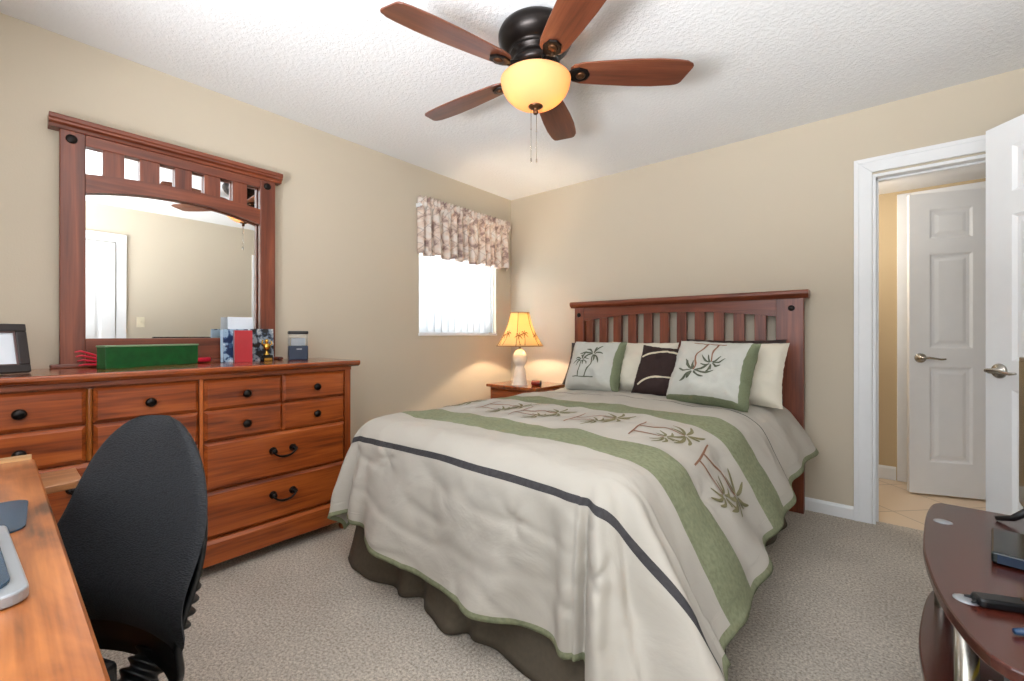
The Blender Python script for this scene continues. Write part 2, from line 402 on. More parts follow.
# west wall (left in the photo) with a window opening
wy0, wy1, wz0, wz1 = -1.135, -0.223, 1.113, 2.06
struct(MB().box(-0.15, 0, SY - 0.12, wy0, 0, H).box(-0.15, 0, wy1, 0.12, 0, H).box(-0.15, 0, wy0, wy1, 0, wz0).box(-0.15, 0, wy0, wy1, wz1, H), 'wall_left', 'wall')
# north wall with the doorway
dx0, dx1, dz = 2.765, 3.475, 2.03
struct(MB().box(0, dx0, 0, 0.12, 0, H).box(dx1, W + 0.15, 0, 0.12, 0, H).box(dx0, dx1, 0, 0.12, dz, H), 'wall_back', 'wall')
# east wall with the side doorway (y -0.92..-0.24)
ey0, ey1 = -0.90, -0.22
struct(MB().box(W, W + 0.12, SY - 0.12, ey0, 0, H).box(W, W + 0.12, ey1, 0, 0, H).box(W, W + 0.12, ey0, ey1, dz, H), 'wall_right', 'wall')
# closet behind the side doorway
struct(MB().box(W + 0.75, W + 0.8, -1.1, 0.0, 0, H).box(W + 0.12, W + 0.8, -1.15, -1.1, 0, H).box(W + 0.12, W + 0.8, 0.0, 0.05, 0, H)
       .box(W + 0.12, W + 0.8, -1.15, 0.05, H, H + 0.05).box(W + 0.12, W + 0.8, -1.15, 0.05, -0.05, 0), 'wall_closet', 'wall')
# south wall with an unseen wide window, added to light the room
sx0, sx1, sz0, sz1 = 1.45, 3.25, 0.75, 2.2
struct(MB().box(0, sx0, SY - 0.12, SY, 0, H).box(sx1, W, SY - 0.12, SY, 0, H).box(sx0, sx1, SY - 0.12, SY, 0, sz0).box(sx0, sx1, SY - 0.12, SY, sz1, H), 'wall_front', 'wall')
wf = MB()
for a, b_ in ((sx0, sx0 + 0.04), (sx1 - 0.04, sx1), (2.33, 2.37)): wf.box(a, b_, SY - 0.09, SY - 0.03, sz0, sz1)
wf.box(sx0, sx1, SY - 0.09, SY - 0.03, sz0, sz0 + 0.04).box(sx0, sx1, SY - 0.09, SY - 0.03, sz1 - 0.04, sz1)
struct(wf, 'window_added', 'white')
# hall
struct(MB().box(2.0, 2.985, 1.1, 1.2, 0, 2.3).box(3.70, 4.6, 1.1, 1.2, 0, 2.3).box(2.985, 3.70, 1.1, 1.2, 2.085, 2.3), 'wall_hall', 'hallwall')
struct(MB().box(1.95, 2.0, 0.12, 1.2, 0, 2.3).box(4.6, 4.65, 0.12, 1.2, 0, 2.3), 'wall_hall_ends', 'hallwall')
struct(MB().box(2.9, 3.8, 1.85, 1.9, 0, 2.3).box(2.85, 2.9, 1.2, 1.9, 0, 2.3).box(3.8, 3.85, 1.2, 1.9, 0, 2.3).box(2.85, 3.85, 1.2, 1.9, 2.3, 2.35), 'wall_beyond_hall', 'hallwall')
struct(MB().box(2.85, 3.85, 1.3, 1.9, -0.05, -0.002), 'floor_beyond_hall', 'tile')
struct(MB().box(1.95, 4.65, 0.12, 1.2, 2.19, 2.24), 'ceiling_hall', 'white')
# baseboards
def base_poly(): return [(0, 0), (0.014, 0), (0.014, 0.062), (0.009, 0.074), (0.004, 0.078), (0, 0.078)]
b = MB().prism([(-y, z) for y, z in base_poly()], 0.0, 2.681, 'x'); struct(b, 'baseboard_back', 'white')
b = MB().prism(base_poly(), SY, 0.0, 'y'); struct(b, 'baseboard_left', 'white')
b = MB().prism([(W - y, z) for y, z in base_poly()], SY, ey0 - 0.085, 'y'); struct(b, 'baseboard_right', 'white')
b = MB().prism([(1.1 - y, z) for y, z in [(0, 0), (0.014, 0), (0.014, 0.085), (0.006, 0.1), (0, 0.1)]], 2.0, 2.90, 'x'); struct(b, 'baseboard_hall', 'white')
# entry door casing and jambs
cz = 2.139
def casing_v(mb, x0, x1, yf, z1, inner):
    # profiled casing board: thicker outer edge, stepped inner edge
    mb.box(x0, x1, yf - 0.014, yf, 0, z1)
    if inner > 0: mb.box(x0, x0 + 0.03, yf - 0.020, yf, 0, z1)
    else: mb.box(x1 - 0.03, x1, yf - 0.020, yf, 0, z1)
c = MB(); cw = 0.084
c.prism([(2.681, 0), (2.765, 0), (2.765, 2.055), (2.681, cz)], -0.016, 0, 'y')
c.prism([(2.681, 0), (2.705, 0), (2.705, 2.115), (2.681, cz)], -0.021, -0.016, 'y')
c.prism([(2.681, cz), (2.765, 2.055), (3.47, 2.055), (3.548, cz)], -0.016, 0, 'y')
c.prism([(2.681, cz), (2.705, 2.115), (3.53, 2.115), (3.548, cz)], -0.021, -0.016, 'y')
c.prism([(3.47, 0), (3.548, 0), (3.548, cz), (3.47, 2.055)], -0.016, 0, 'y')
struct(c, 'trim_1', 'white', bevel=0.003)
c = MB().box(dx0 + .001, dx0 + 0.018, -0.01, 0.13, 0, dz).box(dx1 - 0.018, dx1 - .001, -0.01, 0.13, 0, dz).box(dx0 + .001, dx1 - .001, -0.01, 0.13, dz - 0.006, dz + 0.012)
c.box(dx0 + 0.018, dx0 + 0.030, 0.045, 0.085, 0, dz - 0.006).box(dx0 + 0.018, dx1 - 0.018, 0.045, 0.085, dz - 0.018, dz - 0.006)
c.box(dx0 - 0.07, dx0, 0.12, 0.134, 0, 2.1).box(dx1, dx1 + 0.07, 0.12, 0.134, 0, 2.1).box(dx0, dx1, 0.12, 0.134, dz, 2.1)
struct(c, 'trim_2', 'white', bevel=0.002)
# casings of the hall opening
c = MB().box(2.905, 2.985, 1.084, 1.1, 0, 2.165).box(3.70, 3.78, 1.084, 1.1, 0, 2.165).box(2.985, 3.70, 1.084, 1.1, 2.085, 2.165)
c.box(2.985, 3.0, 1.084, 1.21, 0, 2.085).box(3.685, 3.70, 1.084, 1.21, 0, 2.085)
struct(c, 'trim_3', 'white', bevel=0.003)
# casing of the side doorway on the right wall
c = MB().box(W - 0.016, W, ey0 - 0.08, ey0, 0, 2.11).box(W - 0.016, W, ey1, ey1 + 0.08, 0, 2.11).box(W - 0.016, W, ey0, ey1, dz, 2.11)
c.box(W, W + 0.125, ey0, ey0 + 0.012, 0, dz).box(W, W + 0.125, ey1 - 0.012, ey1, 0, dz).box(W, W + 0.125, ey0, ey1, dz - 0.012, dz)
struct(c, 'trim_4', 'white', bevel=0.003)

# ------------------------------------------------------------ doors (6 panel)
def door_leaf(mb, wd, ht, th=0.035):
    """X 0..wd, Y -th/2..th/2, Z 0..ht with two columns of three raised panels on both faces"""
    st = 0.11; mid = 0.10
    cw_ = (wd - 2 * st - mid) / 2
    xs = [(st, st + cw_), (st + cw_ + mid, wd - st)]
    k = ht / 2.03
    zs = [(0.22 * k, 0.86 * k), (0.985 * k, 1.62 * k), (1.72 * k, 1.92 * k)]
    for sgn in (-1, 1):
        y = sgn * th / 2
        gx = [0] + [v for p in xs for v in p] + [wd]; gz = [0] + [v for p in zs for v in p] + [ht]
        for i in range(len(gx) - 1):
            for j in range(len(gz) - 1):
                x0, x1, z0, z1 = gx[i], gx[i + 1], gz[j], gz[j + 1]
                if i in (1, 3) and j in (1, 3, 5):
                    lv = [(0, 0), (0.014, 0.009), (0.030, 0.009), (0.050, 0.003)]
                    loops = [[(x0 + d, y - sgn * e, z0 + d), (x1 - d, y - sgn * e, z0 + d), (x1 - d, y - sgn * e, z1 - d), (x0 + d, y - sgn * e, z1 - d)] for d, e in lv]
                    vs = [p for l in loops for p in l]; fs = []
                    for q in range(len(lv) - 1):
                        for m_ in range(4): fs.append((q * 4 + m_, q * 4 + (m_ + 1) % 4, q * 4 + 4 + (m_ + 1) % 4, q * 4 + 4 + m_))
                    fs.append(tuple(range(12, 16)))
                    if sgn > 0: fs = [f[::-1] for f in fs]
                    mb.add(vs, fs)
                else:
                    f = (0, 1, 2, 3) if sgn < 0 else (3, 2, 1, 0)
                    mb.add([(x0, y, z0), (x1, y, z0), (x1, y, z1), (x0, y, z1)], [f])
    h = th / 2
    mb.add([(0, -h, 0), (0, h, 0), (wd, h, 0), (wd, -h, 0), (0, -h, ht), (0, h, ht), (wd, h, ht), (wd, -h, ht)],
           [(0, 1, 2, 3), (4, 7, 6, 5), (0, 4, 5, 1), (3, 2, 6, 7)])
    return mb
def lever_handle(parent, x, z, th, toward=-1):
    """lever set on both faces, lever pointing to smaller x (the hinge)"""
    for sgn in (-1, 1):
        y0 = sgn * th / 2
        mb = MB().lathe([(0.001, 0), (0.033, 0), (0.033, 0.004), (0.028, 0.010), (0.014, 0.014), (0.011, 0.045), (0.001, 0.046)], seg=28, axis='y')
        if sgn < 0: mb.v = [(a, -b_, c_) for a, b_, c_ in mb.v]; mb.f = [f[::-1] for f in mb.f]
        mb.v = [(a + x, b_ + y0, c_ + z) for a, b_, c_ in mb.v]
        pts = [(x + 0.012, y0 + sgn * 0.046, z + .001), (x, y0 + sgn * 0.047, z + 0.002), (x + toward * 0.03, y0 + sgn * 0.049, z + 0.004), (x + toward * 0.06, y0 + sgn * 0.05, z - 0.001),
               (x + toward * 0.09, y0 + sgn * 0.05, z - 0.006), (x + toward * 0.115, y0 + sgn * 0.052, z - 0.003)]
        mb.tube(pts, [0.008, 0.010, 0.008, 0.007, 0.007, 0.005])
        mb.build('door_handle', 'nickel', parent)
    MB().box(x + 0.055, x + 0.0565, -0.011, 0.011, z - 0.028, z + 0.028).build('latch_plate', 'nickel', parent)
def door(name, label, hinge, angle, wd, ht, z0):
    # its slab runs from the hinge along local +X
    d = MB(); door_leaf(d, wd, ht); o = d.build(name, 'doorw', None)
    o.location = (hinge[0], hinge[1], z0); o.rotation_euler = (0, 0, angle); ORG[o.name] = (0, 0, 0)
    o['kind'] = 'structure'; o['label'] = label
    lever_handle(o, wd - 0.06, 0.945 - z0, 0.035)
    for hz in (0.2, 1.0, 1.8):
        MB().lathe([(0.001, hz), (0.006, hz), (0.006, hz + 0.09), (0.001, hz + 0.09)], (-0.004, 0.018, 0), 10).build('hinge', 'nickel', o)
    return o
# side door half open into the room: free edge (3.174,-0.395)
hx, hy = 3.535, -0.88; fx, fy = 3.180, -0.395
door('door_1', 'white six panel door standing half open beside the doorway, lever handle on its left', (hx, hy), math.atan2(fy - hy, fx - hx), math.hypot(fx - hx, fy - hy), 2.02, 0.012)
hx, hy = 3.685, 1.055; fx, fy = 2.955, 0.80
door('door_2', 'white six panel door ajar in the hallway beyond the doorway', (hx, hy), math.atan2(fy - hy, fx - hx), math.hypot(fx - hx, fy - hy), 2.065, 0.012)
# closed door with casing at the near end of the right wall (seen in the mirror)
dd = MB(); door_leaf(dd, 0.76, 2.03)
o = struct(dd, 'door_3', 'doorw'); o.location = (W - 0.012, -3.10, 0.01); o.rotation_euler = (0, 0, PI / 2)
ORG[o.name] = (0, 0, 0); lever_handle(o, 0.06, 0.93, 0.035, 1)
c = MB().box(W - 0.02, W, -2.33, -2.245, 0, 2.14).box(W - 0.02, W, -3.20, -3.11, 0, 2.14).box(W - 0.02, W, -3.11, -2.33, 2.05, 2.14)
struct(c, 'trim_5', 'white', bevel=0.003)
sw = thing('light_switch', 'almond light switch plate on the right wall, seen in the mirror', 'light switch', (W, -2.12, 1.2))
MB().box(W - 0.006, W, -2.155, -2.085, 1.14, 1.255).build('cover_plate', 'plate', sw, bevel=0.003)
MB().box(W - 0.016, W - 0.006, -2.126, -2.114, 1.187, 1.211).build('toggle', 'plate', sw, bevel=0.002)

# ------------------------------------------------------------ window with vertical blinds
wn = struct(MB().box(-0.13, -0.095, wy0, wy0 + 0.04, wz0, wz1).box(-0.13, -0.095, wy1 - 0.04, wy1, wz0, wz1).box(-0.13, -0.095, wy0, wy1, wz0, wz0 + 0.04).box(-0.13, -0.095, wy0, wy1, wz1 - 0.04, wz1)
            .box(-0.125, -0.10, wy0, wy1, 1.58, 1.61), 'window_1', 'white')
MB().box(-0.14, 0.012, wy0 - 0.006, wy1 + 0.006, wz0 - 0.016, wz0 + 0.004).build('window_sill', 'white', wn, bevel=0.003)
MB().box(-0.115, -0.111, wy0 + .03, wy1 - .03, wz0 + .03, wz1 - .03).build('pane', 'clear', wn)
vb = thing('vertical_blind', 'white vertical blind glowing with daylight in the small window', 'blind', (-0.05, -0.68, wz0))
MB().box(-0.075, -0.035, wy0 + 0.01, wy1 - 0.01, wz1 - 0.04, wz1 - 0.002).build('head_rail', 'white', vb, bevel=0.002)
n = 12; pitch = 0.0765
y = wy0 + 0.075
for i in range(n):
    a = rad(62); hw = 0.0445
    cx, cy = -0.055, y + i * pitch
    def sl(u, v, cx=cx, cy=cy):
        t = (u - 0.5) * 2; bow = 0.006 * (1 - t * t)
        return (cx + math.cos(a) * hw * t + math.sin(a) * bow, min(cy + math.sin(a) * hw * t - math.cos(a) * bow, wy1 - .004), wz0 + 0.012 + v * (wz1 - wz0 - 0.055))
    MB().grid(sl, 6, 2).build('slat', 'blind', vb, solid=0.0012)
# valance
def val(u, v):
    yy = -1.164 + u * 1.085
    rod = 0.055
    amp = 0.010 + 0.016 * (1 - v)
    ph = u * 2 * PI * 13 + 1.5 * math.sin(u * 17)
    x = rod + amp * math.sin(ph) + 0.006 * math.sin(ph * 2.3 + v * 3)
    if v > 0.80: x = rod + 0.012 + 0.010 * math.sin(u * 2 * PI * 31) * (1 if v < 0.97 else 1.4)
    if 0.80 < v < 0.90: x += 0.008
    z = 1.735 + v * 0.455 + (0.012 * math.sin(ph * 0.5 + 1) * (1 - v)) + (0.006 * math.sin(u * 2 * PI * 31) if v > 0.97 else 0)
    e = min(u, 1 - u) / 0.02
    if e < 1: x = x * (0.25 + 0.75 * e)
    return (max(x, 0.006), yy, z)
vl = thing('window_valance', 'gathered valance in patterned beige and pink fabric above the window', 'valance', (0.05, -0.62, 1.74))
MB().grid(val, 260, 24, uvf=lambda u, v: (u * 2.2, v * 0.75)).build('fabric', 'valance', vl, solid=0.002)
MB().tube([(0.052, -1.17, 2.125), (0.052, -0.085, 2.125)], 0.009).build('rod', 'white', vl)
MB().box(0.0, 0.05, -1.166, -1.158, 2.11, 2.14).build('bracket', 'white', vl)
MB().box(0.0, 0.05, -0.092, -0.084, 2.11, 2.14).build('bracket', 'white', vl)

# ------------------------------------------------------------ furniture helpers
def bevel_panel(mb, xf_, y0, y1, z0, z1, t=0.018, ch=0.013):
    """drawer front facing +x with wide chamfer: back plane xf_, front plane xf_+t"""
    l0 = [(xf_, y0, z0), (xf_, y1, z0), (xf_, y1, z1), (xf_, y0, z1)]
    l1 = [(xf_ + 0.006, y0, z0), (xf_ + 0.006, y1, z0), (xf_ + 0.006, y1, z1), (xf_ + 0.006, y0, z1)]
    l2 = [(xf_ + t, y0 + ch, z0 + ch), (xf_ + t, y1 - ch, z0 + ch), (xf_ + t, y1 - ch, z1 - ch), (xf_ + t, y0 + ch, z1 - ch)]
    return mb.loft([l0, l1, l2], smooth=False)
# ------------------------------------------------------------ dresser
DT = 0.958
dr = thing('dresser', 'wide cherry wood dresser with many drawers and dark metal pulls against the left wall', 'dresser', (0.25, -2.71, 0))
MB().box(0.02, 0.445, -3.455, -1.985, 0.09, DT - 0.033).build('carcass', 'cherryZ', dr)
MB().prism([(0.012, DT - 0.033), (0.48, DT - 0.033), (0.492, DT - 0.026), (0.50, DT - 0.018), (0.50, DT - 0.005), (0.495, DT), (0.012, DT)], -3.485, -1.945, 'y').build('top_board', 'top', dr, bevel=0.002)
MB().box(0.445, 0.47, -3.455, -1.985, 0.905, DT - 0.033).build('apron', 'cherryY', dr, bevel=0.002)
for ya, yb in ((-3.455, -3.422), (-2.715, -2.70), (-2.02, -1.985)):
    MB().box(0.445, 0.462, ya, yb, 0.16, 0.905).build('stile', 'cherryZ', dr, bevel=0.002)
MB().prism([(0.445, 0.06), (0.478, 0.06), (0.478, 0.155), (0.468, 0.17), (0.445, 0.17)], -3.46, -1.978, 'y').build('plinth', 'cherryY', dr, bevel=0.002)
MB().box(0.03, 0.445, -1.985, -1.978, 0.06, 0.16).build('plinth', 'cherryX', dr)
for fx_, fy_ in ((0.44, -2.02), (0.44, -3.42), (0.05, -2.02), (0.05, -3.42)):
    MB().lathe([(0.012, 0), (0.020, 0.006), (0.024, 0.022), (0.017, 0.036), (0.022, 0.05), (0.024, 0.06)], (fx_, fy_, 0), 20).build('foot', 'cherryZ', dr)
def knob(parent, y, z, x=0.468):
    MB().lathe([(0.001, 0), (0.010, 0), (0.008, 0.006), (0.007, 0.012), (0.017, 0.016), (0.019, 0.021), (0.014, 0.027), (0.001, 0.029)], (x, y, z), 20, 'x').build('knob', 'bronze', parent)
def bail(parent, y, z, x=0.468):
    mb = MB()
    for s_ in (-1, 1):
        mb.lathe([(0.001, 0), (0.018, 0), (0.018, 0.003), (0.010, 0.008), (0.007, 0.022), (0.011, 0.025), (0.011, 0.031), (0.001, 0.034)], (x, y + s_ * 0.048, z + 0.010), 18, 'x')
    pts = []
    for k in range(13):
        t = k / 12 * 2 - 1
        pts.append((x + 0.030 + 0.004 * (1 - t * t), y + t * 0.058, z + 0.010 - 0.030 * (1 - abs(t) ** 2.6)))
    pts = [(x + 0.028, y - 0.056, z + 0.018)] + pts + [(x + 0.028, y + 0.056, z + 0.018)]
    mb.tube(pts, [0.003] + [0.0045 + 0.0015 * (1 - abs(k / 12 * 2 - 1)) for k in range(13)] + [0.003], 10)
    mb.build('pull', 'bronze', parent)
GAPS = 0.004
for (g0, g1) in ((-3.420, -2.718), (-2.698, -2.022)):
    gm = (g0 + g1) / 2
    for (z0, z1) in ((0.762, 0.900), (0.619, 0.757)):
        if g0 < -3:
            for (a, b_) in ((g0, gm - 0.010), (gm + 0.010, g1)):
                d_ = bevel_panel(MB(), 0.450, a, b_, z0, z1).build('drawer', 'cherryY', dr); knob(d_, (a + b_) / 2, (z0 + z1) / 2 - .005)
        else:
            for (a, b_) in ((g0, gm - 0.002), (gm + 0.002, g1)):
                d_ = bevel_panel(MB(), 0.450, a, b_, z0, z1).build('drawer', 'cherryY', dr); knob(d_, (a + b_) / 2, (z0 + z1) / 2 - .005)
    if g0 < -3:
        MB().prism([(0.445 + 0.020 * math.sin(PI * k / 8), gm - 0.010 * math.cos(PI * k / 8)) for k in range(9)], 0.622, 0.897, 'z').build('divider_bead', wood('golden bead wood', (130, 68, 20), (160, 92, 32), (178, 110, 44), 'Z'), dr)
    for (z0, z1) in ((0.393, 0.612), (0.178, 0.387)):
        d_ = bevel_panel(MB(), 0.450, g0, g1, z0, z1).build('drawer', 'cherryY', dr); bail(d_, gm, (z0 + z1) / 2 + 0.012)

# ------------------------------------------------------------ mirror
mr = thing('dresser_mirror', 'large cherry framed mirror with slatted crown standing on the dresser', 'mirror', (0.06, -2.67, DT))
X0, X1 = 0.028, 0.062
for k, (ya, yb) in enumerate(((-3.122, -3.040), (-2.318, -2.236))):
    p = MB().box(X0, X1, ya, yb, DT, 2.005).build('post', 'redZ', mr, bevel=0.004)
    MB().lathe([(0.001, 0.008), (0.010, 0.008), (0.015, 0.005), (0.019, 0.004), (0.019, 0)], (X1, (ya + yb) / 2 - .004, 1.968), 22, 'x').build('medallion', 'bronze', mr)
MB().prism([(0.010, 2.004), (X1 + 0.004, 2.004), (X1 + 0.008, 2.018), (X1 + 0.022, 2.024), (X1 + 0.022, 2.034), (X1 + 0.028, 2.038), (X1 + 0.028, 2.054), (X1 + 0.024, 2.058), (0.010, 2.058)], -3.155, -2.203, 'y').build('crown', 'redY', mr, bevel=0.0015)
MB().box(X0, X1 - 0.004, -3.040, -2.318, 1.955, 2.004).build('top_rail', 'redY', mr, bevel=0.002)
n = 24; lo = []; hi = []
for k in range(n + 1):
    yy = -3.040 + 0.722 * k / n; t = 2 * k / n - 1
    lo.append((yy, 1.743 + 0.048 * (1 - t * t))); hi.append((yy, 1.828 + 0.026 * (1 - t * t)))
am = MB()
for k in range(n):
    am.prism([lo[k], lo[k + 1], hi[k + 1], hi[k]], X0, X1 - 0.004, 'x')
am.build('arched_rail', 'redY', mr)
for ya, yb in ((-2.982, -2.907), (-2.851, -2.775), (-2.714, -2.642), (-2.587, -2.514), (-2.455, -2.383)):
    MB().box(X0, X1 - 0.010, ya, yb, 1.835, 1.957).build('slat', 'redZ', mr, bevel=0.002)
MB().box(X0, X1 - 0.004, -3.040, -2.318, DT + 0.018, 1.088).build('bottom_rail', 'redY', mr, bevel=0.003)
MB().box(0.014, X1 + 0.014, -3.150, -2.208, DT + 0.0005, DT + 0.018).build('base_moulding', 'redY', mr, bevel=0.004)
g = MB().box(-0.003, 0.003, -0.370, 0.370, 0.06, 1.02)
go = g.build('glass', 'mirror', None); go.parent = mr; go.location = (0.016 - 0.06, -2.679 + 2.67, 0); go.rotation_euler = (0, rad(0.4), rad(1.0))
ORG[go.name] = (0, 0, 0)
MB().box(0.002, 0.007, -3.06, -2.30, DT + 0.02, 2.0).build('backing_board', 'greyb', mr)

# ------------------------------------------------------------ things on the dresser
# framed picture
pf = thing('picture_frame', 'dark stepped picture frame with a pale print on the dresser\'s left end', 'picture frame', (0.335, -3.335, DT), rot=(0, 0, rad(16)))
lean = rad(-16)
T = Matrix.Translation((0, 0, 0.004)) @ Matrix.Rotation(lean, 4, 'Y')
def fr(mb, w_, h_, b0, x0, x1):
    mb.box(x0, x1, -w_, w_, 0, b0).box(x0, x1, -w_, w_, h_ - b0, h_).box(x0, x1, -w_, -w_ + b0, b0, h_ - b0).box(x0, x1, w_ - b0, w_, b0, h_ - b0); return mb
fr(MB(), 0.125, 0.190, 0.030, -0.012, 0.010).xf(T).build('outer_moulding', plain('black brown frame', (34, 24, 22), 0.3), pf, bevel=0.003)
mb = MB(); w_, h_ = 0.125, 0.190
mb.box(0.0, 0.006, -0.098, 0.098, 0.026, 0.034).box(0.0, 0.006, -0.098, 0.098, 0.156, 0.164).box(0.0, 0.006, -0.098, -0.090, 0.034, 0.156).box(0.0, 0.006, 0.090, 0.098, 0.034, 0.156)
mb.xf(T).build('inner_moulding', plain('bronze purple frame', (96, 74, 72), 0.3, 0.4), pf, bevel=0.001)
MB().box(-0.006, -0.002, -0.1, 0.1, 0.025, 0.165).xf(T).build('print', 'paper', pf)
MB().prism([(-0.008, 0.12), (-0.012, 0.12), (-0.085, 0.001), (-0.075, 0.001)], -0.02, 0.02, 'y').build('easel', 'blackp', pf)
# green box
gb = thing('green_box', 'long green wooden box on the dresser in front of the mirror', 'box', (0.18, -2.82, DT))
gdir = rad(-67)
R2 = Matrix.Translation((0.172, -2.828, DT)) @ Matrix.Rotation(rad(23) - PI / 2, 4, 'Z')
gl = 0.200
MB().box(-gl, gl, -0.028, 0.028, 0, 0.094).xf(R2).build('body', 'green', gb, bevel=0.002)
MB().box(-gl - 0.002, gl + 0.002, -0.030, 0.030, 0.094, 0.101).xf(R2).build('lid', plain('pale green lid', (120, 150, 112), 0.5), gb, bevel=0.001)
# red back scratcher / hand rake
rk = thing('hand_rake', 'red plastic hand rake lying behind the green box', 'hand rake', (0.10, -2.85, DT))
mb = MB().tube([(0.105, -2.995, DT + 0.024), (0.104, -2.90, DT + 0.022), (0.100, -2.66, DT + 0.016), (0.098, -2.575, DT + 0.018)], [0.014, 0.012, 0.011, 0.013], 12)
mb.build('handle', 'redpl', rk)
mb = MB().tube([(0.105, -3.00, DT + 0.026), (0.105, -2.97, DT + 0.024)], [0.018, 0.013], 12)
for k in range(4):
    zz = 0.012 + k * 0.020; yy = -3.050 - 0.004 * k
    mb.tube([(0.105, -2.99, DT + 0.024), (0.108, -3.015, DT + 0.014 + k * 0.014), (0.112, yy, DT + zz + 0.004), (0.120, yy - 0.018, DT + zz)], [0.006, 0.005, 0.004, 0.003], 8)
mb.build('tines', 'redpl', rk)
# photo cards, red box, trophy, canister
def photo_mat(name, cols, sc):
    m, nt, b_ = newmat(name); tc = N(nt, 'ShaderNodeTexCoord'); v = N(nt, 'ShaderNodeTexNoise'); v.inputs['Scale'].default_value = sc; v.inputs['Detail'].default_value = 3
    nt.links.new(tc.outputs['Object'], v.inputs['Vector'])
    r = N(nt, 'ShaderNodeValToRGB'); r.color_ramp.interpolation = 'CONSTANT'
    e = r.color_ramp.elements; e[0].position = 0; e[0].color = (*lin(cols[0]), 1); e[1].position = 0.62; e[1].color = (*lin(cols[-1]), 1)
    for i, cc in enumerate(cols[1:-1]): k = e.new(0.42 + 0.2 * (i + 1) / len(cols)); k.color = (*lin(cc), 1)
    nt.links.new(v.outputs['Fac'], r.inputs['Fac']); nt.links.new(r.outputs['Color'], b_.inputs['Base Color']); b_.inputs['Roughness'].default_value = 0.3
    return m
def card(name, label, ya, yb, x, h_, mat, cat='photo', lean_=0.05, t=0.004):
    mb = MB().prism([(x, DT + .001), (x + t, DT + .001), (x + t - lean_ * h_, DT + h_), (x - lean_ * h_, DT + h_)], ya, yb, 'y')
    return tag(mb.build(name, mat, None, loc=(x, (ya + yb) / 2, DT)), label, cat)
card('photo_card', 'blue and navy photo card leaning behind the red box', -2.520, -2.40, 0.118, 0.178, photo_mat('blue photo', [(24, 44, 84), (64, 92, 130), (150, 176, 200), (210, 222, 232)], 22))
card('greeting_card', 'pale blue card standing behind the photos by the mirror', -2.525, -2.30, 0.092, 0.172, 'sky', 'card')
card('envelope', 'white blue envelope rising tallest behind the other cards', -2.485, -2.36, 0.080, 0.245, 'paper', 'envelope')
card('photo_print', 'dark photo print leaning behind the golden trophy', -2.385, -2.265, 0.110, 0.180, photo_mat('dark photo', [(26, 26, 30), (70, 84, 104), (150, 160, 170), (206, 208, 206)], 30))
rb = thing('red_box', 'small upright red box on the dresser among the cards', 'box', (0.19, -2.40, DT))
RB = Matrix.Translation((0.165, -2.443, DT)) @ Matrix.Rotation(rad(-12), 4, 'Z')
MB().box(-0.026, 0.016, -0.042, 0.042, 0.0, 0.172).xf(RB).build('body', plain('grey red box edge', (150, 120, 130), 0.4), rb, bevel=0.002)
MB().box(0.016, 0.019, -0.039, 0.043, 0.0, 0.170).xf(RB).build('front_cover', 'crimson', rb, bevel=0.001)
tp = thing('trophy', 'small golden trophy figure on black plinth beside the red box', 'trophy', (0.165, -2.300, DT))
tx, ty = 0.170, -2.325
MB().box(tx - 0.022, tx + 0.022, ty - 0.026, ty + 0.026, DT, DT + 0.034).build('plinth', 'blackg', tp, bevel=0.002)
MB().box(tx + 0.022, tx + 0.0235, ty - 0.020, ty + 0.020, DT + 0.004, DT + 0.018).build('name_plate', 'gold', tp)
MB().lathe([(0.018, 0.034), (0.018, 0.038), (0.010, 0.044), (0.006, 0.058), (0.010, 0.062), (0.016, 0.070), (0.019, 0.082), (0.016, 0.094), (0.010, 0.1), (0.001, 0.101)], (tx, ty, DT), 22).build('cup', 'gold', tp)
mb = MB().ball((tx, ty, DT + 0.112), 0.011)
mb.tube([(tx, ty - 0.010, DT + 0.085), (tx + .004, ty - 0.026, DT + 0.100), (tx, ty - 0.020, DT + 0.118)], 0.004, 8).tube([(tx, ty + 0.010, DT + 0.085), (tx + .004, ty + 0.026, DT + 0.095), (tx, ty + 0.022, DT + 0.112)], 0.004, 8)
mb.build('figure', 'gold', tp)
cn = thing('canister', 'square clear canister with black lid and navy base on the dresser', 'canister', (0.185, -2.160, DT))
cx_, cy_ = 0.185, -2.160
RC = Matrix.Translation((cx_, cy_, DT)) @ Matrix.Rotation(rad(-20), 4, 'Z') @ Matrix.Scale(1.28, 4)
MB().box(-0.035, 0.035, -0.040, 0.040, 0, 0.066).xf(RC).build('base', 'navy', cn, bevel=0.006)
MB().box(-0.034, 0.034, -0.039, 0.039, 0.066, 0.118).xf(RC).build('window_body', 'clear', cn, bevel=0.004)
MB().box(-0.024, 0.024, -0.029, 0.029, 0.067, 0.10).xf(RC).build('contents', 'paper', cn, bevel=0.004)
MB().box(-0.036, 0.036, -0.041, 0.041, 0.118, 0.132).xf(RC).build('lid', 'blackp', cn, bevel=0.005)
MB().box(0.035, 0.0358, -0.008, 0.014, 0.048, 0.053).xf(RC).build('badge', 'silver', cn)
tag(MB().ball((0.13, -2.235, DT + 0.010), 0.010, 1.2, 1.6, 1).build('trinket', plain('brown trinket', (70, 30, 20), 0.4), None, loc=(0.13, -2.235, DT)), 'tiny brown trinket lying between trophy and canister', 'trinket')

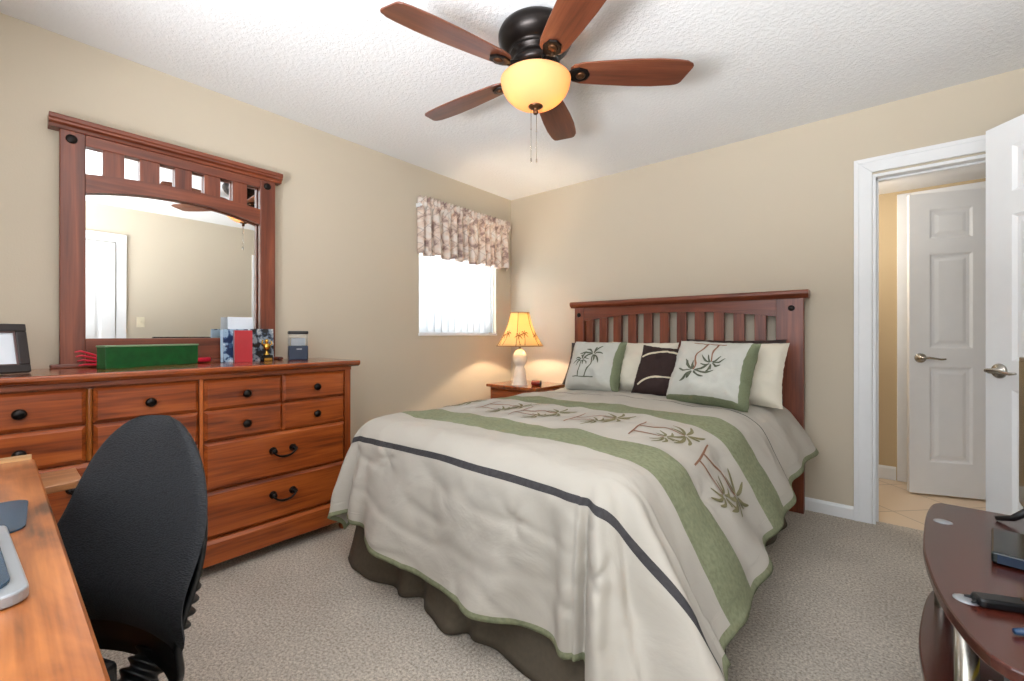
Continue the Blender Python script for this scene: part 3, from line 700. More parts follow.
# ------------------------------------------------------------ bed
BX0, BX1 = 0.80, 2.44
bed = thing('bed', 'queen bed with slatted cherry headboard against the back wall', 'bed', (1.62, -0.1, 0))
HY0, HY1 = -0.115, -0.045
for xa, xb in ((0.80, 0.888), (2.292, 2.442)):
    MB().box(xa, xb, HY0 + 0.01, HY1, 0.0, 1.335).build('post', 'redZ', bed, bevel=0.004)
    MB().lathe([(0.001, -0.009), (0.009, -0.009), (0.013, -0.006), (0.018, -0.005), (0.018, 0)], ((xa + xb) / 2 + (.0 if xa < 1 else .01), HY0 + 0.01, 1.272), 22, 'y').build('medallion', 'bronze', bed)
MB().prism([(HY0 - 0.02, 1.352), (HY0 - 0.024, 1.360), (HY0 - 0.022, 1.374), (HY0 - 0.012, 1.382), (HY1 + 0.012, 1.382), (HY1 + 0.02, 1.372), (HY1 + 0.02, 1.352), (HY1, 1.332), (HY0, 1.332)], 0.770, 2.468, 'x').build('crown', 'redX', bed, bevel=0.0015)
n = 24; am = MB()
def arch(x): t = (x - 1.59) / 0.702; return 1.222 + 0.050 * (1 - t * t)
for k in range(n):
    xa = 0.888 + 1.404 * k / n; xb = 0.888 + 1.404 * (k + 1) / n
    am.prism([(xa, arch(xa)), (xb, arch(xb)), (xb, 1.334), (xa, 1.334)], HY0 + 0.016, HY1, 'y')
am.build('arched_rail', 'redX', bed)
sw_ = 0.068; ns = 11
for k in range(ns):
    xa = 0.900 + k * (2.236 - 0.900 - sw_) / (ns - 1)
    MB().box(xa, xa + sw_, HY0 + 0.026, HY1 - 0.008, 0.56, 1.27).build('slat', 'redZ', bed, bevel=0.003)
MB().box(0.888, 2.292, HY0 + 0.016, HY1, 0.48, 0.58).build('lower_rail', 'redX', bed, bevel=0.003)
for x_ in (0.87, 2.245):
    MB().box(x_, x_ + 0.025, -2.12, HY0, 0.16, 0.30).build('side_rail', 'redY', bed, bevel=0.002)
MB().box(0.87, 2.27, -2.12, -2.095, 0.16, 0.30).build('foot_rail', 'redX', bed, bevel=0.002)
for x_ in (0.93, 2.28):
    MB().box(x_, x_ + 0.05, -2.08, -2.03, 0, 0.16).build('leg', 'redZ', bed, bevel=0.002)
tag(MB().box(0.87, 2.265, -2.09, -0.13, 0.19, 0.36).build('box_spring', 'mattress', None, bevel=0.03, loc=(1.63, -1.1, 0.19)), 'box spring under the mattress, hidden by the bedskirt', 'box spring')
tag(MB().box(0.87, 2.255, -2.09, -0.125, 0.362, 0.635).build('mattress', 'mattress', None, bevel=0.08, seg=4, loc=(1.63, -1.1, 0.362)), 'white mattress under the comforter', 'mattress')
# bedskirt: three hanging panels with soft pleats
def skirt_pt(s, v):
    """s runs along left side -> foot -> right side; v 0 top, 1 floor"""
    z = 0.375 * (1 - v) + 0.006
    pts = [(0.850, -0.14), (0.850, -2.14), (2.285, -2.14), (2.285, -0.14)]
    seglen = [2.0, 1.435, 2.0]; d = s * sum(seglen); k = 0
    while k < 2 and d > seglen[k]: d -= seglen[k]; k += 1
    t = min(d / seglen[k], 1)
    a, b_ = pts[k], pts[k + 1]; x = a[0] + (b_[0] - a[0]) * t; y = a[1] + (b_[1] - a[1]) * t
    nx, ny = ((-1, 0), (0, -1), (1, 0))[k]
    L = s * 5.435
    fade = min(1, d / 0.06, (seglen[k] - d) / 0.06) if True else 1
    wv = 0.026 * math.sin(L * 8.0 + 2 * math.sin(L * 2.1)) + 0.010 * math.sin(L * 23 + 1.3)
    # an inverted pleat in the foot panel
    q = (L - 2.78) / 0.035
    wv -= 0.045 * math.exp(-q * q)
    q = (L - 2.48) / 0.05
    wv -= 0.05 * math.exp(-q * q) - 0.03 * math.exp(-((L - 2.40) / 0.05) ** 2)
    off = v * (0.035 + wv) * (0.35 + 0.65 * fade) + 0.004 + 0.03 * v * v
    cxn = 0
    if k == 1 and t < 0.06: cxn = -0.035 * v * (1 - t / 0.06)
    if k == 0 and t > 0.95: cxn = 0; ny = -0.9 * (t - 0.95) / 0.05
    return (x + nx * off + cxn, y + ny * off, z)
tag(MB().grid(skirt_pt, 420, 14).build('bedskirt', 'skirt', None, solid=0.003, loc=(1.63, -2.14, 0)), 'dark taupe bedskirt hanging to the carpet beneath the comforter', 'bedskirt')

# comforter
CX = 1.600; HW = 0.775; YH = -0.165; YF = -2.225; ZT = 0.700; RR = 0.125
FLATW = HW - RR; FLATL = (YH - YF) - RR
A_MAX = FLATW + 0.47; B_MAX = FLATL + 0.60
def prof(s, flare, RR=RR):
    th = rad(90 - flare); ar = RR * th
    if s <= ar: return RR * math.sin(s / RR), RR * (1 - math.cos(s / RR))
    o, h = RR * math.sin(th), RR * (1 - math.cos(th)); d = s - ar
    return o + math.cos(th) * d, h + math.sin(th) * d
PUCK = [(0.28, FLATL + 0.28, 0.012), (-0.42, FLATL + 0.20, 0.012), (FLATW + 0.0, FLATL + 0.30, 0.02), (0.80, FLATL - 0.35, .01)]
def surf(a, b_):
    sg = 1 if a >= 0 else -1
    nearfoot = min(1, max(0, b_ / 1.2))
    FW = FLATW - (0.03 + 0.10 * nearfoot if a > 0 else 0)
    da = max(abs(a) - FW, 0); db = max(b_ - FLATL, 0)
    s = math.hypot(da, db)
    x = CX + max(-FW, min(FW, a)); y = YH - min(b_, FLATL)
    z = ZT + 0.014 * (1 - (a / FW) ** 2 if abs(a) < FW else 0) * min(1, b_ / 0.3)
    n1 = noise.noise(Vector((a * 2.6, b_ * 2.6, 0.3))); n2 = noise.noise(Vector((a * 6.5 + 4, b_ * 5.0, 1.7))); n3 = noise.noise(Vector((a * 14, b_ * 12, 5.1)))
    n4 = abs(noise.noise(Vector((a * 3.1 + b_ * 2.2, b_ * 7.0 - a * 1.5, 9.0))))
    puff = 0.016 * n1 + 0.010 * n2 + 0.0045 * n3 - 0.012 * max(0, 0.25 - n4) * (0.3 + 1.3 * min(1, max(0, b_ - FLATL + 0.2) / 0.4))
    nd = (0, 0, 1)
    if s > 0:
        phi = math.atan2(db, da)
        corner = 4 * (phi / (PI / 2)) * (1 - phi / (PI / 2)) if (da > 0 and db > 0) else 0
        cs = math.cos(phi) ** 2
        R0 = RR + (0.085 * cs if sg > 0 else 0)
        flare = (6 + (25 * cs if sg > 0 else -2 * cs)) + 4 * n1 + 6 * corner
        o, h = prof(s, flare, R0)
        k = min(1, max(0, s - 0.08) / 0.35)
        # folds
        fold = 0
        if da > 0 and db > 0:
            fold += 0.060 * k * math.sin(phi * 8.4 - 1.1) * corner ** 0.5
            fold += 0.018 * k * math.sin(phi * 17 + 1.0)
        if db > 0 and da == 0:
            e = (FW - abs(a))
            fold += 0.022 * k * math.sin(a * 9 + 1.2 * math.sin(a * 3)) + 0.010 * k * math.sin(a * 21 + b_ * 9)
            fold += 0.03 * k * math.exp(-(e / 0.10) ** 2) * math.sin(e * 40)
        if da > 0 and db == 0:
            fold += 0.020 * k * math.sin(b_ * 8.5 + 0.8) + 0.012 * k * math.sin(b_ * 19)
            e = FLATL - b_
            fold += 0.02 * k * math.exp(-(e / 0.12) ** 2)
        o += fold
        dx, dy = math.cos(phi) * sg, -math.sin(phi)
        x += dx * o; y += dy * o; z -= h
        th = min(s / R0, rad(80)); nd = (dx * math.sin(th), dy * math.sin(th), math.cos(th))
    for (pa, pb, amp) in PUCK:
        d2 = (a - pa) ** 2 + (b_ - pb) ** 2
        if d2 < 0.09:
            r_ = math.sqrt(d2); an = math.atan2(b_ - pb, a - pa)
            puff -= amp * math.exp(-d2 / 0.0009) * 1.2 + amp * 0.25 * math.exp(-d2 / 0.008) * math.sin(an * 6 + pa * 9)
    z = z + nd[2] * puff; x += nd[0] * puff; y += nd[1] * puff
    return Vector((x, y, max(z, 0.015)))
def hem_a(v, side):
    # side hems: shorter by the headboard, longer near the foot
    return FLATW + (0.385 + 0.085 * min(1, v * 1.35) if side > 0 else 0.36 + 0.05 * v)
def acoord(u, v):
    q = 1 - 2 * u
    return q * hem_a(v, q)
def hem_b(a):
    # the foot hem is uneven: pulled up on the left
    t = (a + A_MAX) / (2 * A_MAX)
    return B_MAX - 0.17 * max(0, 1 - t * 2.6) - 0.02 * math.sin(t * 9)
GREEN = (130, 134, 106); DK = (64, 62, 64)
def yb(y): return YH - y
# cloth b positions of the bands
B2a, B2b = 0.905, 1.125; B1a, B1b = 1.590, 1.805
SB = FLATL + 0.135
M['comforter'] = band_mat('pieced comforter cotton', (182, 176, 166), [(1, B2a, B2b, GREEN), (1, B1a, B1b, GREEN), (1, SB, SB + 0.024, DK), (1, 0.60, 0.609, DK), (1, B_MAX - 0.020, 9, GREEN), (0, 1.975, 9, GREEN), (0, -9, -1.975, GREEN)], bump=0.35)
def cf(u, v):
    a = acoord(u, v); bb = hem_b(a) * v
    return tuple(surf(a, bb))
def cuv(u, v):
    pass
def cuv(u, v):
    a = acoord(u, v); hb = hem_b(a); bb = hb * v
    d = hb - bb; e = hem_a(v, a) - abs(a)
    if e < 0.06: a = math.copysign(2 - e, a)
    return (a, bb if d > 0.12 else (B_MAX - d if d < 0.05 else bb))
cmf = thing('comforter', 'grey cream palm comforter with green bands and dark stripe draped over the bed', 'comforter', (1.63, -1.2, 0.7))
cfo = MB().grid(cf, 230, 250, uvf=cuv).build('cover', 'comforter', cmf, solid=0.014)
# embroidered strokes laid on a surface function
def stroke(mb, F_, pts, wds, lift, seg=10):
    """pts: 2-D polyline control points (catmull), wds start/mid/end widths"""
    P = []
    n = len(pts)
    for k in range(seg + 1):
        t = k / seg * (n - 1); i = min(int(t), n - 2); f = t - i
        p0, p1, p2, p3 = pts[max(i - 1, 0)], pts[i], pts[i + 1], pts[min(i + 2, n - 1)]
        P.append(tuple(0.5 * ((2 * p1[c_]) + (-p0[c_] + p2[c_]) * f + (2 * p0[c_] - 5 * p1[c_] + 4 * p2[c_] - p3[c_]) * f * f + (-p0[c_] + 3 * p1[c_] - 3 * p2[c_] + p3[c_]) * f ** 3) for c_ in (0, 1)))
    vs = []
    for k, p in enumerate(P):
        q0, q1 = P[max(k - 1, 0)], P[min(k + 1, seg)]
        d = Vector((q1[0] - q0[0], q1[1] - q0[1])); d = d.normalized() if d.length > 1e-9 else Vector((1, 0)); nn = Vector((-d.y, d.x))
        t = k / seg
        wd = wds[0] * (1 - t) ** 2 + wds[1] * 2 * t * (1 - t) * 1.0 + wds[2] * t * t
        for s_ in (-1, 0, 1):
            q = (p[0] + nn.x * wd * s_ / 2, p[1] + nn.y * wd * s_ / 2)
            c0 = Vector(F_(*q)); e1 = Vector(F_(q[0] + 0.004, q[1])) - c0; e2 = Vector(F_(q[0], q[1] + 0.004)) - c0
            nm = e1.cross(e2).normalized() * lift[1]
            vs.append(tuple(c0 + nm * (lift[0] + (0.0008 if s_ == 0 else 0))))
    fs = []
    for k in range(seg):
        for j in (0, 1):
            f = (k * 3 + j, k * 3 + j + 1, k * 3 + 4 + j, k * 3 + 3 + j)
            fs.append(f if lift[1] < 0 else f)
    mb.add(vs, fs, True)
def palm_motif(parent, F_, ox, oy, ang, sc, lift, flip=1, sx=1.0, name='palm_embroidery', trunk='em_brown', leaf='em_olive', wmul=1.0):
    """two palms on a ground line; local +v is up"""
    ca, sa = math.cos(ang), math.sin(ang)
    def L(p): x, y = p[0] * flip * sc * sx, p[1] * sc; return (ox + x * ca - y * sa, oy + x * sa + y * ca)
    tr = MB(); lv = MB()
    def st(mb, pts, w_): stroke(mb, F_, [L(p) for p in pts], [q * sc * wmul for q in w_], lift)
    st(tr, [(-0.30, -0.5), (0.30, -0.5)], (0.02, 0.03, 0.02))
    st(tr, [(-0.16, -0.5), (-0.14, -0.25), (-0.16, 0.0)], (0.035, 0.03, 0.025))
    st(tr, [(0.03, -0.5), (0.08, -0.30), (0.17, -0.12), (0.12, 0.10), (0.14, 0.22)], (0.04, 0.035, 0.03))
    for (cx, cy, r_, ang0) in ((-0.16, 0.02, 0.22, 0.3), (0.14, 0.24, 0.32, 0.0)):
        for k in range(8):
            t = ang0 + k * 2 * PI / 8 + 0.25 * math.sin(k * 2.3)
            if 4.3 < (t % (2 * PI)) < 5.0 and r_ < 0.25: continue
            rr = r_ * (0.95 + 0.2 * math.sin(k * 1.9))
            dx, dy = math.cos(t), math.sin(t)
            st(lv, [(cx + dx * 0.03, cy + dy * 0.03), (cx + dx * rr * 0.55, cy + dy * rr * 0.55 + 0.03), (cx + dx * rr, cy + dy * rr - 0.035)], (0.015, 0.085 if r_ > 0.25 else 0.06, 0.008))
    o1 = tr.build(name, trunk, parent); o2 = lv.build('palm_leaves', leaf, o1 if parent.parent is None else parent)
    return o1
for (px, sgx) in ((0.902, 1), (1.254, 1), (1.521, 1), (1.825, 1), (2.150, 1)):
    a = px - CX
    palm_motif(cmf, surf, a - 0.02, 1.36 + 0.02 * math.sin(px * 9), rad(-96), 0.25, (0.002, -1), 1, sx=1.6, wmul=1.25)
palm_motif(cmf, surf, FLATW + 0.17, 1.36, rad(-96), 0.28, (0.002, -1), 1, sx=1.5, wmul=1.25)

# ------------------------------------------------------------ pillows
def make_pillow(name, label, cx, y, z, w_, h_, t_, lean, yaw=0, roll=0, mat='shamf', cat='pillow', seed=0, pinch=0.06, group=None):
    th = thing(name, label, cat, (cx, y, z), rot=Euler((-lean, roll, yaw), 'XYZ'), group=group)
    def base(u, v, side):
        x = w_ / 2 * u * (1 - pinch * (1 - v * v)); zz = h_ / 2 * v * (1 - pinch * (1 - u * u)) + h_ / 2
        k = max(0, (1 - u ** 4) * (1 - v ** 4)) ** 0.5
        wr = noise.noise(Vector((u * 1.7 + seed, v * 1.7, side))) * 0.26 + 0.09 * noise.noise(Vector((u * 5 + seed * 3, v * 4, side)))
        edge = noise.noise(Vector((u * 9 + seed, v * 9, 3.0))) * 0.004
        yy = side * (t_ / 2) * k * (1 + wr) * (1 - 0.25 * v)
        return (x + edge, yy, zz + edge)
    F_ = lambda u, v: base(u, v, -1)
    mb = MB()
    mb.grid(lambda u, v: base(u * 2 - 1, v * 2 - 1, -1), 40, 40, uvf=lambda u, v: (u * 2 - 1, v * 2 - 1))
    n0 = len(mb.v)
    mb.grid(lambda u, v: base(1 - u * 2, v * 2 - 1, 1), 40, 40, uvf=lambda u, v: (1 - u * 2, v * 2 - 1))
    mb.build('cushion_cover', mat, th)
    th['group'] = 'pillows and cushions on the bed'
    return th, F_
GR = (124, 132, 104)
M['palmL'] = band_mat('palm pillow cotton left', (194, 194, 186), [(0, 0.82, 9, GR)], bump=0.3)
M['palmR'] = band_mat('palm pillow cotton right', (194, 194, 186), [(0, 0.85, 9, GR), (1, -9, -0.90, GR)], bump=0.3)
M['chocband'] = band_mat('brown pillow with cream arcs', (54, 40, 38), [], bump=0.2)
make_pillow('bed_pillow', 'dark brown pillow sham farthest left against the headboard', 1.20, -0.30, 0.70, 0.80, 0.37, 0.14, rad(24), mat='brownf', seed=1)
make_pillow('bed_pillow', 'dark brown pillow sham at the right against the headboard', 2.06, -0.30, 0.70, 0.60, 0.40, 0.13, rad(20), mat='brownf', seed=2)
make_pillow('bed_pillow', 'cream pillow standing between left palm pillow and brown cushion', 1.50, -0.44, 0.695, 0.50, 0.385, 0.18, rad(22), mat='shamf', seed=3)
make_pillow('bed_pillow', 'cream pillow leaning at the right behind the upside-down palm pillow', 2.11, -0.50, 0.695, 0.56, 0.40, 0.16, rad(25), yaw=rad(-4), mat='shamf', seed=5)
ch, Fc = make_pillow('accent_pillow', 'dark brown cushion with two curved cream stripes between the palm pillows', 1.70, -0.56, 0.70, 0.36, 0.36, 0.12, rad(26), roll=rad(4), mat='chocband', seed=6, cat='cushion')
mb = MB(); stroke(mb, Fc, [(-0.86, 0.42), (-0.4, 0.66), (0.1, 0.74), (0.86, 0.62)], (0.08, 0.08, 0.08), (0.002, 1), 20)
stroke(mb, Fc, [(-0.72, -0.72), (-0.35, -0.45), (0.2, -0.34), (0.9, -0.30)], (0.08, 0.08, 0.08), (0.002, 1), 20); mb.build('cream_stripe', 'creamf', ch)
pl, Fl = make_pillow('palm_pillow', 'cream cushion at the left with an upright embroidered palm pair and green edge', 1.235, -0.60, 0.705, 0.41, 0.39, 0.20, rad(27), yaw=rad(4), mat='palmL', seed=8, cat='cushion')
palm_motif(pl, Fl, -0.14, 0.0, 0, 1.35, (0.002, 1), 1, trunk='em_dark', leaf='em_dark')
pr, Fr = make_pillow('palm_pillow', 'cream cushion at the right with the embroidered palms upside down', 2.035, -0.72, 0.700, 0.46, 0.41, 0.22, rad(28), yaw=rad(-6), roll=rad(1.5), mat='palmR', seed=9, cat='cushion')
palm_motif(pr, Fr, -0.08, 0.12, PI, 1.35, (0.002, 1), 1, trunk='em_brown', leaf='em_dark')

# ------------------------------------------------------------ nightstand, lamp, clock
NZ = 0.675
nsx0, nsx1, nsy0, nsy1 = 0.150, 0.70, -0.52, -0.06
nt_ = thing('nightstand', 'cherry wood nightstand in the corner beside the bed', 'nightstand', (0.42, -0.29, 0))
MB().box(nsx0, nsx1, nsy0, nsy1, NZ - 0.025, NZ).build('top_board', 'top', nt_, bevel=0.004)
MB().box(nsx0 + 0.025, nsx1 - 0.025, nsy0 + 0.03, nsy1 - .01, 0.07, NZ - 0.025).build('carcass', 'cherryZ', nt_, bevel=0.002)
MB().box(nsx0 + 0.018, nsx1 - 0.018, nsy0 + 0.02, nsy1, 0.0, 0.08).build('plinth', 'cherryX', nt_, bevel=0.003)
for z0, z1 in ((0.47, 0.635), (0.285, 0.46), (0.10, 0.275)):
    mb = MB(); y0_ = nsy0 + 0.03
    l0 = [(nsx0 + .045, y0_, z0), (nsx1 - .045, y0_, z0), (nsx1 - .045, y0_, z1), (nsx0 + .045, y0_, z1)]
    l2 = [(nsx0 + .057, y0_ - .017, z0 + .012), (nsx1 - .057, y0_ - .017, z0 + .012), (nsx1 - .057, y0_ - .017, z1 - .012), (nsx0 + .057, y0_ - .017, z1 - .012)]
    mb.loft([[(x, y + .0, z) for x, y, z in l0], l2], smooth=False)
    d_ = mb.build('drawer', 'cherryX', nt_)
    k_ = MB().lathe([(0.001, -0.029), (0.014, -0.027), (0.018, -0.020), (0.007, -0.012), (0.009, 0.0)], ((nsx0 + nsx1) / 2, y0_ - .017, (z0 + z1) / 2), 18, 'y').build('knob', 'bronze', d_)
LX, LY = 0.435, -0.40
lp = thing('table_lamp', 'cream ceramic table lamp with lit warm panelled shade on the nightstand', 'lamp', (LX, LY, NZ))
MB().lathe([(0.001, 0.0), (0.070, 0.0), (0.070, 0.006), (0.062, 0.016), (0.056, 0.08), (0.048, 0.13), (0.036, 0.155), (0.034, 0.163), (0.048, 0.178), (0.060, 0.205), (0.063, 0.235), (0.056, 0.265), (0.040, 0.290), (0.026, 0.302), (0.018, 0.306), (0.001, 0.307)], (LX, LY, NZ), 36).build('base', 'ceramic', lp)
MB().tube([(LX, LY, NZ + 0.300), (LX, LY, NZ + 0.37)], 0.010).tube([(LX, LY, NZ + 0.37), (LX, LY, NZ + 0.375)], [0.016, 0.015]).build('socket', 'nickel', lp)
MB().ball((LX, LY, NZ + 0.42), 0.028, 1, 1, 1.3).build('bulb', translucent('frosted bulb', (255, 240, 210), 0.5, 6.0, (1, .78, .5)), lp)
hb_, ht_ = 0.335, 0.620
def shade_ring(r, z, flute=0.03):
    return [(LX + r * (1 - flute * abs(math.sin(3 * t))) * math.cos(t), LY + r * (1 - flute * abs(math.sin(3 * t))) * math.sin(t), NZ + z) for t in [2 * PI * k / 72 for k in range(72)]]
rg = []
for k in range(13):
    t = k / 12; r = 0.205 * (1 - t) + 0.083 * t - 0.020 * math.sin(PI * t); rg.append(shade_ring(r, hb_ + (ht_ - hb_) * t))
MB().loft(rg, caps=False).build('lamp_shade', 'shade', lp, solid=0.0015)
rbm = plain('brown cord', (120, 82, 44), 0.7)
for k in range(6):
    rb_ = MB()
    th = PI / 3 * k
    pts = []
    for q in range(9):
        t = q / 8; r = 0.205 * (1 - t) + 0.083 * t - 0.020 * math.sin(PI * t) + 0.001
        pts.append((LX + r * math.cos(th), LY + r * math.sin(th), NZ + hb_ + (ht_ - hb_) * t))
    rb_.tube(pts, 0.0022, 6); rb_.build('shade_rib', rbm, lp)
trm = plain('tan trim', (170, 120, 70), 0.7)
for r, z in ((0.205, hb_), (0.083, ht_)):
    ring = shade_ring(r + 0.001, z); MB().tube(ring + [ring[0]], 0.003, 6).build('shade_trim', trm, lp)
def Fs(u, v):
    t = v; r = 0.205 * (1 - t) + 0.083 * t - 0.020 * math.sin(PI * t); th = u
    r = r * (1 - 0.03 * abs(math.sin(3 * th))) + 0.001
    return (LX + r * math.cos(th), LY + r * math.sin(th), NZ + hb_ + (ht_ - hb_) * t)
prm = plain('brown shade print', (150, 104, 54), 0.8)
for k in range(6):
    pm = MB()
    c0 = PI / 3 * k + PI / 6 - 0.25
    for (ux, vy) in ((c0 - 0.16, 0.30), (c0 + 0.16, 0.36)):
        stroke(pm, Fs, [(c0 + (ux - c0) * 0.6, 0.03), (ux * 0.95 + c0 * 0.05, vy * 0.6), (ux, vy)], (0.03, 0.02, 0.02), (0.0008, 1), 6)
        for q in range(6):
            an = q * PI / 3 + 0.3
            stroke(pm, Fs, [(ux, vy), (ux + 0.14 * math.cos(an), vy + 0.07 * math.sin(an) + 0.02), (ux + 0.24 * math.cos(an), vy + 0.10 * math.sin(an) - 0.03)], (0.02, 0.05, 0.01), (0.0008, 1), 5)
    pm.build('palm_print', prm, lp)
point('table_lamp_light', (LX, LY, NZ + 0.46), 24, (1.0, 0.78, 0.54), 0.03)
ck = thing('alarm_clock', 'small red brown rounded alarm clock on the nightstand by the lamp', 'alarm clock', (0.60, -0.36, NZ))
MB().tube([(0.555, -0.385, NZ + 0.024), (0.560, -0.384, NZ + 0.024), (0.622, -0.360, NZ + 0.024), (0.632, -0.356, NZ + 0.024)], [0.018, 0.024, 0.024, 0.018], 20).build('body', 'outlet', ck)
CKR = Matrix.Translation((0.634, -0.372, NZ + 0.026)) @ Matrix.Rotation(rad(-50), 4, 'Z')
MB().lathe([(0.001, -0.008), (0.020, -0.008), (0.024, -0.002), (0.024, 0.008), (0.001, 0.008)], (0, 0, 0), 24, 'y').xf(CKR).build('speaker_ring', 'blackp', ck)
MB().lathe([(0.001, -0.0095), (0.012, -0.009), (0.012, -0.006), (0.001, -0.006)], (0, 0, 0), 20, 'y').xf(CKR).build('dial', 'gold', ck)
tag(MB().box(0.695, 0.735, -0.30, -0.26, NZ, NZ + .001).build('coaster', 'blackp', None, loc=(0.7, -0.28, NZ)), 'small dark coaster at the edge of the nightstand', 'coaster') if False else None

# ------------------------------------------------------------ ceiling fan
FX, FY, BZ = 1.645, -1.79, 2.245
fan = thing('ceiling_fan', 'flush ceiling fan with five walnut blades and lit amber glass bowl', 'ceiling fan', (FX, FY, H))
MB().lathe([(0.001, H), (0.120, H), (0.138, H - 0.006), (0.155, H - 0.020), (0.163, H - 0.038), (0.162, H - 0.058), (0.148, H - 0.082), (0.122, H - 0.105), (0.108, H - 0.112), (0.112, H - 0.118), (0.112, H - 0.124), (0.098, H - 0.130), (0.096, H - 0.142), (0.102, H - 0.150), (0.106, H - 0.162), (0.100, H - 0.176), (0.080, H - 0.190), (0.001, H - 0.192)], (FX, FY, 0), 48).build('motor_housing', 'bronze', fan)
MB().lathe([(0.001, 2.250), (0.070, 2.250), (0.074, 2.238), (0.066, 2.222), (0.120, 2.214), (0.128, 2.208), (0.120, 2.203), (0.001, 2.203)], (FX, FY, 0), 40).build('light_fitter', 'bronze', fan)
for k in range(5):
    th = rad(39.5 + 72 * k)
    R_ = Matrix.Translation((FX, FY, BZ)) @ Matrix.Rotation(th, 4, 'Z') @ Matrix.Rotation(rad(-11), 4, 'X')
    out = []
    # blade outline, rounded root, widening, slanted tip
    up = [(0.150, 0.030), (0.165, 0.046), (0.20, 0.057), (0.30, 0.066), (0.42, 0.074), (0.52, 0.076), (0.60, 0.071), (0.628, 0.066), (0.640, 0.060), (0.648, 0.050)]
    lo_ = [(0.672, -0.030), (0.672, -0.040), (0.666, -0.050), (0.640, -0.064), (0.60, -0.070), (0.52, -0.076), (0.42, -0.074), (0.30, -0.066), (0.20, -0.057), (0.165, -0.046), (0.150, -0.030)]
    bl = MB().prism(up + lo_, -0.004, 0.003, 'z').build('blade', 'blade', None, bevel=0.002)
    bl.parent = fan; bl.location = (0, 0, BZ - H); bl.rotation_euler = (Matrix.Rotation(th, 4, 'Z') @ Matrix.Rotation(rad(-11), 4, 'X')).to_euler()
    br_ = MB().prism([(0.075, -0.014), (0.14, -0.012), (0.155, -0.028), (0.185, -0.038), (0.222, -0.026), (0.235, 0), (0.222, 0.026), (0.185, 0.038), (0.155, 0.028), (0.14, 0.012), (0.075, 0.014)], -0.014, -0.005, 'z')
    br_.tube([(0.07, 0, 0.025), (0.11, 0, 0.004), (0.15, 0, -0.010)], [0.014, 0.013, 0.010], 8)
    br_.build('blade_iron', 'bronze', bl, bevel=0.002)
    mb = MB()
    mb.lathe([(0.001, -0.020), (0.014, -0.019), (0.022, -0.014)], (0.195, 0, 0), 14)
    mb.build('iron_boss', 'bronze_b', bl)
bp = []
for k in range(17):
    t = k / 16; an = t * PI / 2
    bp.append((max(0.148 * math.cos(an) ** 0.8, 0.02) if k < 16 else 0.02, 2.207 - 0.106 * math.sin(an) ** 1.15))
gbm = MB(); prof_ = [(0.142, 2.212), (0.150, 2.210)] + bp[1:]
gbm.loft([[(FX + r * math.cos(2 * PI * i / 56), FY + r * math.sin(2 * PI * i / 56), z) for i in range(56)] for r, z in prof_], caps=False)
gbm.build('glass_bowl', 'bowl', fan, solid=0.003)
MB().lathe([(0.001, 2.108), (0.030, 2.104), (0.032, 2.099), (0.022, 2.092), (0.012, 2.088), (0.010, 2.080), (0.013, 2.074), (0.008, 2.066), (0.001, 2.064)], (FX, FY, 0), 26).build('finial', 'bronze_b', fan)
for (ox, zz) in ((-0.020, 1.865), (0.004, 1.862)):
    x_, y_ = FX + ox * 0.767 , FY + ox * 0.641
    mb = MB().tube([(x_, y_, 2.085), (x_, y_, zz)], 0.0012, 6)
    for z_ in (2.0 - 0.01 * (ox > 0),): mb.ball((x_, y_, z_), 0.0035, seg=8)
    pc = mb.build('pull_chain', 'nickel', fan); MB().lathe([(0.0008, 0.012), (0.003, 0.008), (0.0035, 0), (0.002, -0.008), (0.0005, -0.010)], (x_, y_, zz), 10).build('pull_tassel', 'nickel', pc)
rdir = (math.cos(math.atan2(364, 435)), math.sin(math.atan2(364, 435)))
for s_ in (-1, 1):
    x_, y_ = FX + s_ * 0.062 * rdir[0], FY + s_ * 0.062 * rdir[1]
    MB().ball((x_, y_, 2.172), 0.022, 1, 1, 1.2).build('bulb', translucent('frosted fan bulb', (255, 240, 210), 0.5, 8.0, (1, .78, .5)), fan)
    point('fan_bulb_light', (x_, y_, 2.155), 3.6, (1.0, 0.78, 0.58), 0.02)

# ------------------------------------------------------------ desk
DZ = 0.750
dk = thing('desk', 'worn orange wooden desk in the left foreground', 'desk', (1.6, -3.55, 0))
MB().prism([(-3.90, DZ - 0.034), (-3.237, DZ - 0.034), (-3.231, DZ - 0.028), (-3.231, DZ - 0.004), (-3.235, DZ), (-3.90, DZ)], 0.935, 2.30, 'x').build('desk_top', 'desk', dk)
MB().box(0.915, 0.935, -3.90, -3.237, DZ - 0.036, DZ + 0.012).build('back_lip', wood('pale oak edge', (150, 110, 70), (190, 148, 100), (210, 170, 124), 'Y'), dk, bevel=0.002)
MB().box(1.0, 1.30, -3.88, -3.26, 0.08, DZ - 0.036).build('pedestal', 'desk', dk, bevel=0.004)
for z0, z1 in ((0.12, 0.38), (0.40, 0.55), (0.57, 0.70)):
    d_ = MB().box(1.02, 1.28, -3.26, -3.242, z0, z1).build('drawer', 'desk', dk, bevel=0.004)
    MB().lathe([(0.001, 0.03), (0.014, 0.027), (0.016, 0.02), (0.006, 0.012), (0.008, 0)], (1.15, -3.242, (z0 + z1) / 2), 16, 'y').build('knob', 'bronze', d_)
MB().box(0.99, 1.31, -3.89, -3.25, 0, 0.08).build('plinth', 'desk', dk)
MB().box(2.24, 2.28, -3.88, -3.26, 0, DZ - 0.036).build('side_panel', 'desk', dk, bevel=0.003)
MB().box(1.30, 2.24, -3.86, -3.84, 0.35, DZ - 0.036).build('modesty_panel', 'desk', dk)
